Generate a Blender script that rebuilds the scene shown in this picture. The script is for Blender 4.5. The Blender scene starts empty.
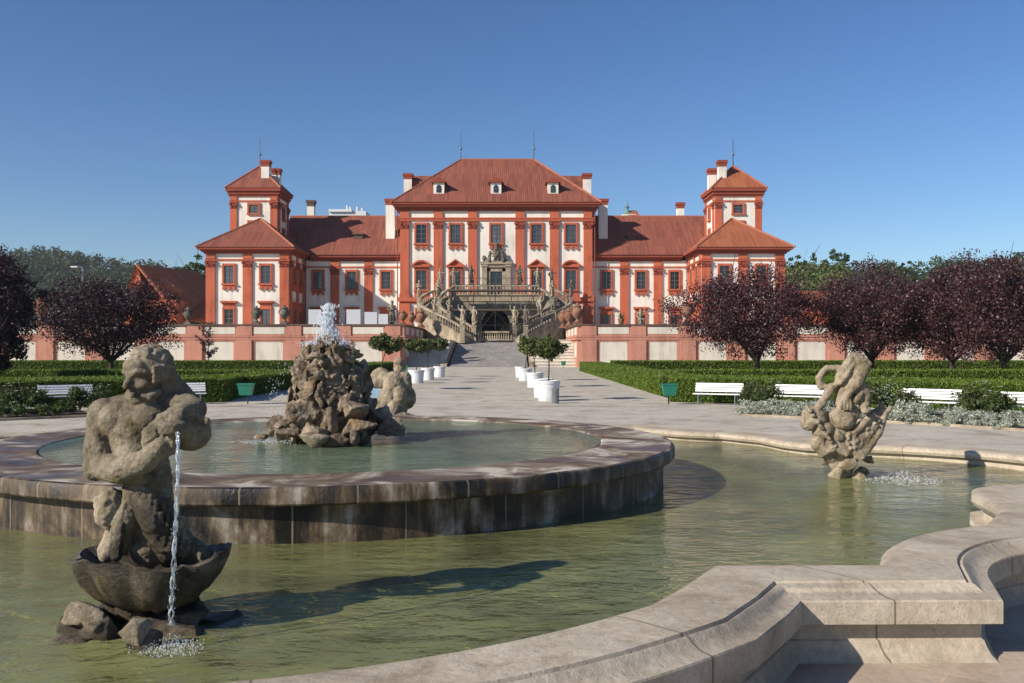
import bpy, bmesh, math, random
import numpy as np
from mathutils import Vector, Matrix, Euler, noise as mnoise

R = math.radians
scene = bpy.context.scene
COL = scene.collection
random.seed(7)
rng = np.random.default_rng(7)

# ------------------------------------------------------------------ camera, sky, sun, exposure
F = 930.0          # focal length in pixels of a 1024 px wide frame
EYE = 1.65
VPX, VPY = 512.0, 350.0
cam_d = bpy.data.cameras.new('camera')
cam = bpy.data.objects.new('camera', cam_d)
COL.objects.link(cam)
cam.location = (0, 0, EYE)
cam.rotation_euler = (R(90), 0, 0)
cam_d.sensor_width = 36.0
cam_d.lens = F * 36.0 / 1024.0
cam_d.shift_y = (VPY - 341.5) / 1024.0
cam_d.clip_end = 6000
cam_d.clip_start = 0.05
scene.camera = cam

SUN_AZ, SUN_EL = 238.0, 29.0       # azimuth clockwise from +Y, elevation
world = bpy.data.worlds.new('World')
scene.world = world
world.use_nodes = True
wn = world.node_tree
wn.nodes.clear()
sky = wn.nodes.new('ShaderNodeTexSky')
sky.sky_type = 'NISHITA'
sky.sun_disc = False
sky.sun_elevation = R(SUN_EL)
sky.sun_rotation = R(SUN_AZ)
sky.altitude = 300
sky.air_density = 1.0
sky.dust_density = 0.3
sky.ozone_density = 4.0
bg = wn.nodes.new('ShaderNodeBackground')
bg.inputs['Strength'].default_value = 0.070
wo = wn.nodes.new('ShaderNodeOutputWorld')
hs_ = wn.nodes.new('ShaderNodeHueSaturation')
hs_.inputs['Saturation'].default_value = 1.10
hs_.inputs['Hue'].default_value = 0.505
gm_ = wn.nodes.new('ShaderNodeGamma'); gm_.inputs[1].default_value = 1.15
wn.links.new(sky.outputs[0], gm_.inputs[0]); wn.links.new(gm_.outputs[0], hs_.inputs['Color'])
wn.links.new(hs_.outputs[0], bg.inputs['Color'])
wn.links.new(bg.outputs[0], wo.inputs['Surface'])

sd = bpy.data.lights.new('sun', 'SUN')
sd.energy = 5.0
sd.angle = R(0.53)
sd.color = (1.0, 0.915, 0.79)
sun = bpy.data.objects.new('sun', sd)
COL.objects.link(sun)
sv = Vector((math.sin(R(SUN_AZ)) * math.cos(R(SUN_EL)), math.cos(R(SUN_AZ)) * math.cos(R(SUN_EL)), math.sin(R(SUN_EL))))
sun.rotation_euler = (-sv).to_track_quat('-Z', 'Y').to_euler()
sun.location = sv * 300

scene.view_settings.view_transform = 'Standard'
scene.view_settings.look = 'None'
scene.view_settings.exposure = 0.36
scene.view_settings.gamma = 1.0
scene.view_settings.use_curve_mapping = False

# ------------------------------------------------------------------ helpers
AX = -2.0                                  # the garden axis
def X(px, Y): return (px - VPX) * Y / F
def Z(py, Y): return EYE + (VPY - py) * Y / F

def tag(o, label=None, cat=None, group=None, kind=None):
    if label: o['label'] = label
    if cat: o['category'] = cat
    if group: o['group'] = group
    if kind: o['kind'] = kind
    return o

def empty(name, loc, label=None, cat=None, group=None, rz=0):
    o = bpy.data.objects.new(name, None)
    o.empty_display_size = 0.2
    COL.objects.link(o)
    o.location = loc
    o.rotation_euler = (0, 0, rz)
    tag(o, label, cat, group)
    return o

def link(name, me, parent=None, loc=None):
    o = bpy.data.objects.new(name, me)
    COL.objects.link(o)
    if parent is not None: o.parent = parent
    if loc is not None: o.location = loc
    return o

KIDS = {}
def copy_thing(root, loc, rz=0.0, scale=None, label=None, group=None):
    def rec(o, par):
        c = o.copy()
        COL.objects.link(c)
        if par is not None: c.parent = par
        for ch in [k for k in list(bpy.data.objects) if k.parent == o]:
            rec(ch, c)
        return c
    r = rec(root, None)
    r.location = loc
    r.rotation_euler = (0, 0, rz)
    if scale is not None: r.scale = (scale,) * 3 if not hasattr(scale, '__len__') else scale
    if label: r['label'] = label
    if group: r['group'] = group
    return r

class MB:
    """collects shapes, then links them as ONE mesh object"""
    def __init__(s):
        s.v = []; s.f = []; s.mi = []; s.uv = {}; s.m = 0
    def add(s, vs, fs, uvs=None):
        o = len(s.v)
        s.v.extend([tuple(p) for p in vs])
        for i, f in enumerate(fs):
            if uvs is not None: s.uv[len(s.f)] = uvs[i]
            s.f.append([o + k for k in f]); s.mi.append(s.m)
    def box(s, x0, x1, y0, y1, z0, z1):
        s.add([(x0,y0,z0),(x1,y0,z0),(x1,y1,z0),(x0,y1,z0),(x0,y0,z1),(x1,y0,z1),(x1,y1,z1),(x0,y1,z1)],
              [(0,3,2,1),(4,5,6,7),(0,1,5,4),(1,2,6,5),(2,3,7,6),(3,0,4,7)])
    def cbox(s, c, sz, rot=None):
        M = Matrix.Rotation(0,3,'Z') if rot is None else Euler(rot).to_matrix()
        vs = []
        for dz in (-.5,.5):
            for dx, dy in ((-.5,-.5),(.5,-.5),(.5,.5),(-.5,.5)):
                vs.append(Vector(c) + M @ Vector((dx*sz[0], dy*sz[1], dz*sz[2])))
        s.add(vs, [(0,3,2,1),(4,5,6,7),(0,1,5,4),(1,2,6,5),(2,3,7,6),(3,0,4,7)])
    def prism(s, poly, z0, z1):            # plan polygon (counter-clockwise) extruded up
        n = len(poly)
        vs = [(x,y,z0) for x,y in poly] + [(x,y,z1) for x,y in poly]
        fs = [tuple(range(n-1,-1,-1)), tuple(range(n,2*n))] + [(i,(i+1)%n,n+(i+1)%n,n+i) for i in range(n)]
        s.add(vs, fs)
    def prism_y(s, poly, y0, y1):          # (x,z) polygon, counter-clockwise seen from -Y, extruded in y
        n = len(poly)
        vs = [(x,y0,z) for x,z in poly] + [(x,y1,z) for x,z in poly]
        fs = [tuple(range(n)), tuple(range(2*n-1,n-1,-1))] + [(i,n+i,n+(i+1)%n,(i+1)%n) for i in range(n)]
        s.add(vs, fs)
    def lathe(s, prof, c=(0,0,0), n=20, close=True):
        vs = []; fs = []; uvs = []
        L = [0]
        for i in range(1, len(prof)):
            L.append(L[-1] + math.hypot(prof[i][0]-prof[i-1][0], prof[i][1]-prof[i-1][1]))
        for r, z in prof:
            for k in range(n):
                a = 2*math.pi*k/n
                vs.append((c[0]+r*math.cos(a), c[1]+r*math.sin(a), c[2]+z))
        Rm = max(p[0] for p in prof)
        for i in range(len(prof)-1):
            for k in range(n):
                k2 = (k+1) % n
                fs.append((i*n+k, i*n+k2, (i+1)*n+k2, (i+1)*n+k))
                u0 = 2*math.pi*Rm*k/n; u1 = 2*math.pi*Rm*(k+1)/n
                uvs.append([(u0,L[i]),(u1,L[i]),(u1,L[i+1]),(u0,L[i+1])])
        if close:
            if prof[0][0] > 1e-4: fs.append(tuple(range(n-1,-1,-1))); uvs.append([(0,0)]*n)
            if prof[-1][0] > 1e-4: fs.append(tuple(range((len(prof)-1)*n, len(prof)*n))); uvs.append([(0,0)]*n)
        s.add(vs, fs, uvs)
    def tube(s, pts, rad, n=8):
        pts = [Vector(p) for p in pts]
        if not hasattr(rad, '__len__'): rad = [rad]*len(pts)
        vs = []; fs = []
        ref = Vector((0.31,0.95,0.05))
        for i, p in enumerate(pts):
            d = (pts[min(i+1,len(pts)-1)] - pts[max(i-1,0)]).normalized()
            a = d.cross(ref)
            if a.length < 1e-3: a = d.cross(Vector((1,0,0)))
            a.normalize(); b = d.cross(a)
            for k in range(n):
                t = 2*math.pi*k/n
                vs.append(p + (a*math.cos(t) + b*math.sin(t))*rad[i])
        for i in range(len(pts)-1):
            for k in range(n):
                k2 = (k+1) % n
                fs.append((i*n+k, i*n+k2, (i+1)*n+k2, (i+1)*n+k))
        fs.append(tuple(range(n-1,-1,-1))); fs.append(tuple(range((len(pts)-1)*n, len(pts)*n)))
        s.add(vs, fs)
    def bar(s, a, b, r, n=6): s.tube([a, b], r, n)
    def roof(s, pts, e=None):              # polygon whose first edge is the eave; uv along / up the slope
        P = [Vector(p) for p in pts]
        e = (P[1]-P[0]).normalized() if e is None else Vector(e).normalized()
        n = (P[1]-P[0]).cross(P[2]-P[0]).normalized()
        up = n.cross(e)
        s.add(pts, [tuple(range(len(pts)))], [[((p-P[0]).dot(e), (p-P[0]).dot(up)) for p in P]])
    def sweep(s, outline, prof, closed=True):
        """outline: plan points; prof: (outward offset, z)"""
        n = len(outline)
        P = [Vector((p[0], p[1])) for p in outline]
        zo = [p[2] if len(p) > 2 else 0.0 for p in outline]
        nor = []
        for i in range(n):
            if closed or 0 < i < n-1:
                d0 = (P[i]-P[i-1]).normalized(); d1 = (P[(i+1)%n]-P[i]).normalized()
            elif i == 0: d0 = d1 = (P[1]-P[0]).normalized()
            else: d0 = d1 = (P[i]-P[i-1]).normalized()
            n0 = Vector((d0.y,-d0.x)); n1 = Vector((d1.y,-d1.x))
            m = (n0+n1)
            m = m.normalized() if m.length > 1e-6 else n0
            c = max(m.dot(n0), 0.55)
            nor.append(m / c)
        L = [0]
        for i in range(1, n+1): L.append(L[-1] + (P[i%n]-P[i-1]).length)
        V = [0]
        for j in range(1, len(prof)): V.append(V[-1] + math.hypot(prof[j][0]-prof[j-1][0], prof[j][1]-prof[j-1][1]))
        vs = []; fs = []; uvs = []
        for i in range(n):
            for d, z in prof:
                q = P[i] + nor[i]*d
                vs.append((q.x, q.y, z + zo[i]))
        m = len(prof)
        for i in range(n if closed else n-1):
            i2 = (i+1) % n
            for j in range(m-1):
                fs.append((i*m+j, i*m+j+1, i2*m+j+1, i2*m+j))
                uvs.append([(L[i],V[j]),(L[i],V[j+1]),(L[i+1],V[j+1]),(L[i+1],V[j])])
        if not closed:
            fs.append(tuple(range(m-1,-1,-1))); uvs.append([(0,0)]*m)
            fs.append(tuple((n-1)*m+j for j in range(m))); uvs.append([(0,0)]*m)
        s.add(vs, fs, uvs)
    def mesh(s, name, mats, origin=(0,0,0), smooth=False, recalc=True, smooth_angle=None):
        me = bpy.data.meshes.new(name)
        ox, oy, oz = origin
        me.from_pydata([(a-ox,b-oy,c-oz) for a,b,c in s.v], [], s.f)
        if s.uv:
            ul = me.uv_layers.new(name='UVMap')
            for fi, uv in s.uv.items():
                p = me.polygons[fi]
                for k, li in enumerate(p.loop_indices): ul.data[li].uv = uv[k]
        if not isinstance(mats, (list,tuple)): mats = [mats]
        for m in mats: me.materials.append(m)
        me.polygons.foreach_set('material_index', s.mi)
        if recalc:
            bm = bmesh.new(); bm.from_mesh(me)
            bmesh.ops.recalc_face_normals(bm, faces=bm.faces)
            bm.to_mesh(me); bm.free()
        if smooth:
            me.polygons.foreach_set('use_smooth', [True]*len(me.polygons))
            if smooth_angle: me.set_sharp_from_angle(angle=R(smooth_angle))
        me.update()
        return me
    def build(s, name, mats, parent=None, origin=(0,0,0), local=False, **kw):
        """world coordinates in; with a parent, stored relative to the parent's location"""
        if parent is not None and not local:
            p = parent; ox = oy = oz = 0.0
            while p is not None:
                ox += p.location.x; oy += p.location.y; oz += p.location.z; p = p.parent
            me = s.mesh(name, mats, (ox,oy,oz), **kw)
            return link(name, me, parent)
        me = s.mesh(name, mats, origin, **kw)
        o = link(name, me, parent)
        if parent is None: o.location = origin
        return o

def fast_mesh(name, V, faces4, mats):
    """V (n,3) array, faces4 (m,k) index array"""
    me = bpy.data.meshes.new(name)
    n, (m, k) = len(V), faces4.shape
    me.vertices.add(n); me.vertices.foreach_set('co', np.asarray(V, dtype=np.float32).ravel())
    me.loops.add(m*k); me.loops.foreach_set('vertex_index', faces4.astype(np.int32).ravel())
    me.polygons.add(m); me.polygons.foreach_set('loop_start', np.arange(0, m*k, k, dtype=np.int32))
    me.update(calc_edges=True)
    for mt in (mats if isinstance(mats,(list,tuple)) else [mats]): me.materials.append(mt)
    me.validate()
    return me

def leaf_arrays(P, size, up=0.0, aspect=0.55, rg=rng):
    """diamond leaves at points P; up>0 stands them towards +z"""
    n = len(P)
    a = rg.normal(size=(n,3)); a[:,2] += up
    a /= np.linalg.norm(a,axis=1,keepdims=True)
    b = rg.normal(size=(n,3)); b -= a*np.sum(a*b,axis=1,keepdims=True)
    b /= np.linalg.norm(b,axis=1,keepdims=True)
    s = (np.asarray(size)*rg.uniform(.7,1.35,n))[:,None]
    bend = np.cross(a,b)*s*0.12
    V = np.stack([P-a*s*.5, P+b*s*aspect*.5+bend, P+a*s*.5, P-b*s*aspect*.5+bend],axis=1).reshape(-1,3)
    Fq = np.arange(n*4).reshape(n,4)
    return V, Fq

def leaf_mesh(name, P, size, mat_, up=0.0, aspect=0.55):
    V, Fq = leaf_arrays(np.asarray(P), size, up, aspect)
    return fast_mesh(name, V, Fq, mat_)

def cat_mesh(name, parts, mats):           # parts: (V, F)
    o = 0; VV = []; FF = []
    for V, Fq in parts:
        VV.append(V); FF.append(Fq+o); o += len(V)
    return fast_mesh(name, np.concatenate(VV), np.concatenate(FF), mats)

# ------------------------------------------------------------------ materials
def new_mat(name):
    m = bpy.data.materials.new(name); m.use_nodes = True
    nt = m.node_tree; nt.nodes.clear()
    out = nt.nodes.new('ShaderNodeOutputMaterial')
    b = nt.nodes.new('ShaderNodeBsdfPrincipled')
    nt.links.new(b.outputs[0], out.inputs[0])
    return m, nt, b, out
def N(nt, t, **kw):
    n = nt.nodes.new(t)
    for k, v in kw.items():
        if hasattr(n, k): setattr(n, k, v)
        else: n.inputs[k.replace('_',' ')].default_value = v
    return n
def ramp(nt, fac, stops):
    r = nt.nodes.new('ShaderNodeValToRGB')
    el = r.color_ramp.elements
    while len(el) > 1: el.remove(el[0])
    el[0].position = stops[0][0]; el[0].color = (*stops[0][1],1) if len(stops[0][1])==3 else stops[0][1]
    for p, c in stops[1:]:
        e = el.new(p); e.color = (*c,1)
    nt.links.new(fac, r.inputs[0])
    return r.outputs[0]
def grey(v): return (v,v,v)
def coords(nt, kind='Position', scale=(1,1,1)):
    if kind == 'Position': o = nt.nodes.new('ShaderNodeNewGeometry').outputs['Position']
    else: o = nt.nodes.new('ShaderNodeTexCoord').outputs[kind]
    mp = nt.nodes.new('ShaderNodeMapping')
    mp.inputs['Scale'].default_value = scale
    nt.links.new(o, mp.inputs[0])
    return mp.outputs[0]
def noise(nt, co, scale, detail=5, rough=0.6, dist=0.0):
    n = nt.nodes.new('ShaderNodeTexNoise')
    n.inputs['Scale'].default_value = scale; n.inputs['Detail'].default_value = detail
    n.inputs['Roughness'].default_value = rough; n.inputs['Distortion'].default_value = dist
    nt.links.new(co, n.inputs['Vector'])
    return n.outputs[0]
def mixc(nt, fac, a, b, mode='MIX'):
    m = nt.nodes.new('ShaderNodeMix'); m.data_type = 'RGBA'; m.blend_type = mode
    for s, v in ((m.inputs[0],fac),(m.inputs[6],a),(m.inputs[7],b)):
        if isinstance(v, (int,float)): s.default_value = v
        elif isinstance(v, tuple): s.default_value = (*v,1) if len(v)==3 else v
        else: nt.links.new(v, s)
    return m.outputs[2]
def math_(nt, op, a, b=None, c=None):
    m = nt.nodes.new('ShaderNodeMath'); m.operation = op
    for i, v in enumerate((a,b,c)):
        if v is None: continue
        if isinstance(v,(int,float)): m.inputs[i].default_value = v
        else: nt.links.new(v, m.inputs[i])
    return m.outputs[0]
def bump(nt, b, h, strength=0.5, dist=0.02, prev=None):
    n = nt.nodes.new('ShaderNodeBump')
    n.inputs['Strength'].default_value = strength; n.inputs['Distance'].default_value = dist
    nt.links.new(h, n.inputs['Height'])
    if prev is not None: nt.links.new(prev, n.inputs['Normal'])
    if b is not None: nt.links.new(n.outputs[0], b.inputs['Normal'])
    return n.outputs[0]
def setc(nt, b, c, rough=0.8, spec=0.3):
    if isinstance(c, tuple): b.inputs['Base Color'].default_value = (*c,1)
    else: nt.links.new(c, b.inputs['Base Color'])
    if isinstance(rough,(int,float)): b.inputs['Roughness'].default_value = rough
    else: nt.links.new(rough, b.inputs['Roughness'])
    b.inputs['Specular IOR Level'].default_value = spec

def mat_mottled(name, c0, c1, c2, scale=3.0, fine=40.0, bstr=0.4, bdist=0.01, rough=0.85, spec=0.25, kind='Position'):
    m, nt, b, _ = new_mat(name)
    co = coords(nt, kind)
    n1 = noise(nt, co, scale, 6, .65, .4); n2 = noise(nt, co, fine, 4, .6)
    c = ramp(nt, n1, [(.3,c0),(.5,c1),(.72,c2)])
    c = mixc(nt, .45, c, ramp(nt, n2, [(.25,grey(.55)),(.75,grey(1.0))]), 'MULTIPLY')
    setc(nt, b, c, rough, spec)
    h = math_(nt, 'ADD', n2, math_(nt,'MULTIPLY', n1, 1.5))
    bump(nt, b, h, bstr, bdist)
    return m

def mat_plain(name, c, rough=0.6, spec=0.4, metal=0.0, var=0.15, scale=6.0):
    m, nt, b, _ = new_mat(name)
    co = coords(nt)
    n1 = noise(nt, co, scale, 5, .6)
    k = tuple(x*(1-var) for x in c); k2 = tuple(min(1,x*(1+var)) for x in c)
    setc(nt, b, ramp(nt, n1, [(.3,k),(.7,k2)]), rough, spec)
    b.inputs['Metallic'].default_value = metal
    return m

def mat_leaf(name, dark, light, rough=0.55, trans=0.25, spec=0.3, clump=0.6):
    m, nt, b, out = new_mat(name)
    g = nt.nodes.new('ShaderNodeNewGeometry')
    n1 = noise(nt, coords(nt), clump, 3, .6)
    f = math_(nt,'ADD', math_(nt,'MULTIPLY', g.outputs['Random Per Island'], .6), math_(nt,'MULTIPLY', n1, .5))
    c = ramp(nt, f, [(.15,dark),(.85,light)])
    setc(nt, b, c, rough, spec)
    t = nt.nodes.new('ShaderNodeBsdfTranslucent'); nt.links.new(c, t.inputs[0])
    mx = nt.nodes.new('ShaderNodeMixShader'); mx.inputs[0].default_value = trans
    nt.links.new(b.outputs[0], mx.inputs[1]); nt.links.new(t.outputs[0], mx.inputs[2])
    nt.links.new(mx.outputs[0], out.inputs[0])
    return m

M = {}
def plaster(name, c, var=.12, streak=True):
    m, nt, b, _ = new_mat(name)
    n1 = noise(nt, coords(nt), .35, 5, .6); n2 = noise(nt, coords(nt,'Position',(1.6,1.6,.18)), 1.2, 5, .65)
    c0 = tuple(x*(1-var*1.6) for x in c); c1 = tuple(x*(1+var*.5) for x in c)
    f = math_(nt,'ADD', math_(nt,'MULTIPLY',n1,.5), math_(nt,'MULTIPLY',n2,.5))
    setc(nt, b, ramp(nt, f, [(.34,c0),(.5,c),(.66,c1)]), .9, .15)
    bump(nt, b, noise(nt, coords(nt), 9, 4), .15, .01)
    return m
M['white_wall'] = plaster('cream plaster', (.74,.70,.63), .16)
M['red_wall'] = plaster('red orange plaster', (.46,.122,.066), .24)
M['deep_red'] = plaster('dark red trim', (.27,.066,.042), .12)
M['pink_wall'] = plaster('weathered pink sandstone plaster', (.46,.215,.155), .22)
M['pale_panel'] = plaster('pale panel plaster', (.60,.55,.47), .18)
M['coping_dark'] = plaster('dark sandstone coping', (.12,.085,.07), .3)

def tiles(name, c0, c1, rib=.27, row=.42):
    m, nt, b, _ = new_mat(name)
    uv = nt.nodes.new('ShaderNodeTexCoord').outputs['UV']
    sp = nt.nodes.new('ShaderNodeSeparateXYZ'); nt.links.new(uv, sp.inputs[0])
    u = math_(nt,'FRACT', math_(nt,'DIVIDE', sp.outputs[0], rib)); v = math_(nt,'FRACT', math_(nt,'DIVIDE', sp.outputs[1], row))
    su = math_(nt,'SINE', math_(nt,'MULTIPLY', u, math.pi))
    cells = nt.nodes.new('ShaderNodeCombineXYZ')
    nt.links.new(math_(nt,'FLOOR', math_(nt,'DIVIDE', sp.outputs[0], rib)), cells.inputs[0])
    nt.links.new(math_(nt,'FLOOR', math_(nt,'DIVIDE', sp.outputs[1], row*5)), cells.inputs[1])
    wn_ = nt.nodes.new('ShaderNodeTexWhiteNoise'); wn_.noise_dimensions = '2D'; nt.links.new(cells.outputs[0], wn_.inputs['Vector'])
    big = noise(nt, coords(nt), .25, 4, .6)
    f = math_(nt,'ADD', math_(nt,'MULTIPLY', wn_.outputs[0], .55), math_(nt,'MULTIPLY', big, .55))
    c = ramp(nt, f, [(.2,c0),(.8,c1)])
    c = mixc(nt, math_(nt,'MULTIPLY', math_(nt,'LESS_THAN', u, .24), .38), c, tuple(x*.3 for x in c0))
    setc(nt, b, c, .8, .25)
    h = math_(nt,'ADD', su, math_(nt,'MULTIPLY', v, -.12))
    bump(nt, b, h, .5, .06)
    return m
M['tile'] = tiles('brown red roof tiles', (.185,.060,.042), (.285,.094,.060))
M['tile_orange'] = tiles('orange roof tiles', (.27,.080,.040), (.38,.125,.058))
M['ridge'] = plaster('ridge tiles', (.36,.13,.08), .2)

def mat_glass_pane():
    m, nt, b, _ = new_mat('dark window glass')
    n1 = noise(nt, coords(nt), .45, 2)
    oi = nt.nodes.new('ShaderNodeObjectInfo')
    f = math_(nt,'ADD', math_(nt,'MULTIPLY', n1, .5), math_(nt,'MULTIPLY', oi.outputs['Random'], .6))
    setc(nt, b, ramp(nt, f, [(.25,(.008,.010,.014)),(.6,(.035,.045,.06)),(.82,(.10,.115,.13)),(.86,(.22,.22,.21))]), .08, .6)
    return m
M['pane'] = mat_glass_pane()
M['sash'] = mat_plain('grey brown sash wood', (.09,.085,.085), .6)
M['white_paint'] = mat_plain('white paint', (.78,.78,.77), .45, .4, 0, .06)
M['tub_white'] = mat_mottled('white tub paint', (.50,.51,.50),(.72,.73,.74),(.78,.80,.82), 2.2, 22, .1, .005, .5)
M['metal_grey'] = mat_plain('grey metal', (.22,.24,.26), .4, .5, .6)
M['dark_metal'] = mat_plain('dark metal', (.05,.05,.055), .45, .5, .5)
M['green_bin'] = mat_plain('green painted metal', (.012,.15,.10), .4, .5)
M['blue_board'] = mat_plain('pale blue board', (.28,.42,.56), .5)
M['bark'] = mat_mottled('dark bark', (.03,.022,.018),(.06,.045,.035),(.10,.08,.065), 4, 30, .6, .02)
M['plum'] = mat_leaf('purple plum leaves', (.022,.009,.012), (.11,.045,.050), .45, .18, .4)
M['plum_dark'] = mat_leaf('dark purple leaves', (.014,.006,.010), (.060,.024,.034), .5, .12, .35)
M['hedge'] = mat_leaf('clipped hedge leaves', (.028,.064,.008), (.185,.26,.032), .5, .25, .3, .9)
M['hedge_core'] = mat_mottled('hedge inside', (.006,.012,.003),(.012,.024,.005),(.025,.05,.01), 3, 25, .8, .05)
M['green_leaf'] = mat_leaf('green tree leaves', (.015,.035,.010), (.065,.105,.03), .55, .22)
M['light_leaf'] = mat_leaf('light green leaves', (.05,.075,.02), (.14,.17,.05), .55, .25)
M['citrus'] = mat_leaf('citrus leaves', (.030,.050,.014), (.14,.17,.05), .4, .2, .4, 2)
M['silver'] = mat_leaf('silver grey leaves', (.20,.24,.18), (.58,.61,.50), .7, .2, .2, 3)
M['rose_leaf'] = mat_leaf('rose leaves', (.022,.04,.012), (.11,.15,.045), .5, .25, .3, 2)
M['petal'] = mat_plain('white petals', (.80,.78,.72), .7)
M['petal_red'] = mat_plain('dark red petals', (.25,.02,.025), .7)
M['wood_green'] = mat_leaf('far wood leaves', (.014,.026,.008), (.085,.105,.036), .7, .15, .2, .05)
M['hill'] = mat_mottled('wooded hill ground', (.015,.028,.01),(.03,.045,.018),(.055,.07,.03), .03, .5, .2, .3)
M['terracotta'] = mat_mottled('terracotta', (.15,.065,.04),(.26,.125,.075),(.34,.20,.13), 2, 20, .3, .02)
M['sand_stone'] = mat_mottled('yellow grey sandstone', (.16,.125,.085),(.36,.295,.21),(.48,.41,.30), 1.2, 12, .4, .03)
M['dark_stone'] = mat_mottled('sooty sandstone', (.05,.042,.034),(.14,.12,.095),(.28,.245,.19), 1.6, 12, .4, .03)
M['mid_stone'] = mat_mottled('shaded grey brown sandstone', (.10,.085,.065),(.25,.21,.16),(.40,.345,.265), 1.4, 12, .4, .03)  # darker sandstone; the right flight's shade is partly put into this colour
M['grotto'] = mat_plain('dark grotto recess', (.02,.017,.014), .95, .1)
M['wood_plank'] = mat_plain('scaffold planks', (.10,.075,.055), .8)
M['modern_white'] = mat_plain('white render', (.62,.63,.65), .7)
M['copper'] = mat_plain('green copper', (.12,.22,.19), .6)

def mat_gravel():
    m, nt, b, _ = new_mat('pale gravel')
    co = coords(nt)
    v = nt.nodes.new('ShaderNodeTexVoronoi'); v.inputs['Scale'].default_value = 55; nt.links.new(co, v.inputs['Vector'])
    n1 = noise(nt, co, .9, 8, .72, .5); n2 = noise(nt, co, 7, 5, .7)
    c = ramp(nt, n1, [(.34,(.40,.35,.275)),(.5,(.61,.55,.455)),(.7,(.70,.64,.54))])
    c = mixc(nt, .75, c, ramp(nt, n2, [(.32,grey(.68)),(.6,grey(1.0))]), 'MULTIPLY')
    c = mixc(nt, .5, c, ramp(nt, v.outputs['Distance'], [(0,grey(1.0)),(.8,grey(.7))]), 'MULTIPLY')
    setc(nt, b, c, .95, .15)
    h = math_(nt,'ADD', v.outputs['Distance'], math_(nt,'MULTIPLY', n2, .8))
    bump(nt, b, h, .45, .03)
    return m
M['gravel'] = mat_gravel()
def mat_cobble():
    m, nt, b, _ = new_mat('grey cobbles')
    co = coords(nt)
    v = nt.nodes.new('ShaderNodeTexVoronoi'); v.inputs['Scale'].default_value = 2.2; nt.links.new(co, v.inputs['Vector'])
    n1 = noise(nt, co, .6, 5); 
    c = ramp(nt, n1, [(.3,(.30,.28,.26)),(.7,(.44,.41,.38))])
    c = mixc(nt, .8, c, ramp(nt, v.outputs['Distance'], [(.0,grey(1)),(.55,grey(.55))]), 'MULTIPLY')
    setc(nt, b, c, .9, .2)
    return m
M['cobble'] = mat_cobble()
M['lawn'] = mat_mottled('dry lawn', (.035,.055,.012),(.06,.085,.02),(.10,.11,.035), .6, 20, .5, .03)
M['soil'] = mat_mottled('bed soil', (.05,.035,.025),(.09,.065,.045),(.14,.11,.08), 2, 30, .6, .03)

def mat_coping(name='pale sandstone coping', wet=False):
    m, nt, b, _ = new_mat(name)
    co = coords(nt)
    uv = nt.nodes.new('ShaderNodeTexCoord').outputs['UV']
    sp = nt.nodes.new('ShaderNodeSeparateXYZ'); nt.links.new(uv, sp.inputs[0])
    n1 = noise(nt, co, 1.4, 7, .7, .6); n2 = noise(nt, co, 26, 6, .75); n3 = noise(nt, co, 4.2, 7, .72, .35)
    c = ramp(nt, n1, [(.28,(.31,.255,.19)),(.48,(.49,.42,.325)),(.7,(.61,.535,.425))])
    c = mixc(nt, .7, c, ramp(nt, n3, [(.25,(.40,.34,.28)),(.42,(.85,.82,.78)),(.6,grey(1.0))]), 'MULTIPLY')
    c = mixc(nt, .55, c, ramp(nt, n2, [(.25,grey(.45)),(.6,grey(1.0)),(.8,grey(1.15))]), 'MULTIPLY')
    spk = nt.nodes.new('ShaderNodeTexVoronoi'); spk.inputs['Scale'].default_value = 30; nt.links.new(co, spk.inputs['Vector'])
    c = mixc(nt, math_(nt,'MULTIPLY', math_(nt,'LESS_THAN', spk.outputs['Distance'], .14), .5), c, (.16,.13,.10))
    j = math_(nt,'LESS_THAN', math_(nt,'FRACT', math_(nt,'DIVIDE', math_(nt,'ADD', sp.outputs[0], .55), 1.62)), .006)
    c = mixc(nt, math_(nt,'MULTIPLY', j, .75), c, (.10,.08,.06))
    setc(nt, b, c, .9, .2)
    h = math_(nt,'ADD', math_(nt,'MULTIPLY', n2, .5), math_(nt,'ADD', math_(nt,'MULTIPLY', n3, 1.2), math_(nt,'MULTIPLY', j, -1.5)))
    bump(nt, b, h, .55, .02)
    return m
M['coping'] = mat_coping()

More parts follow.
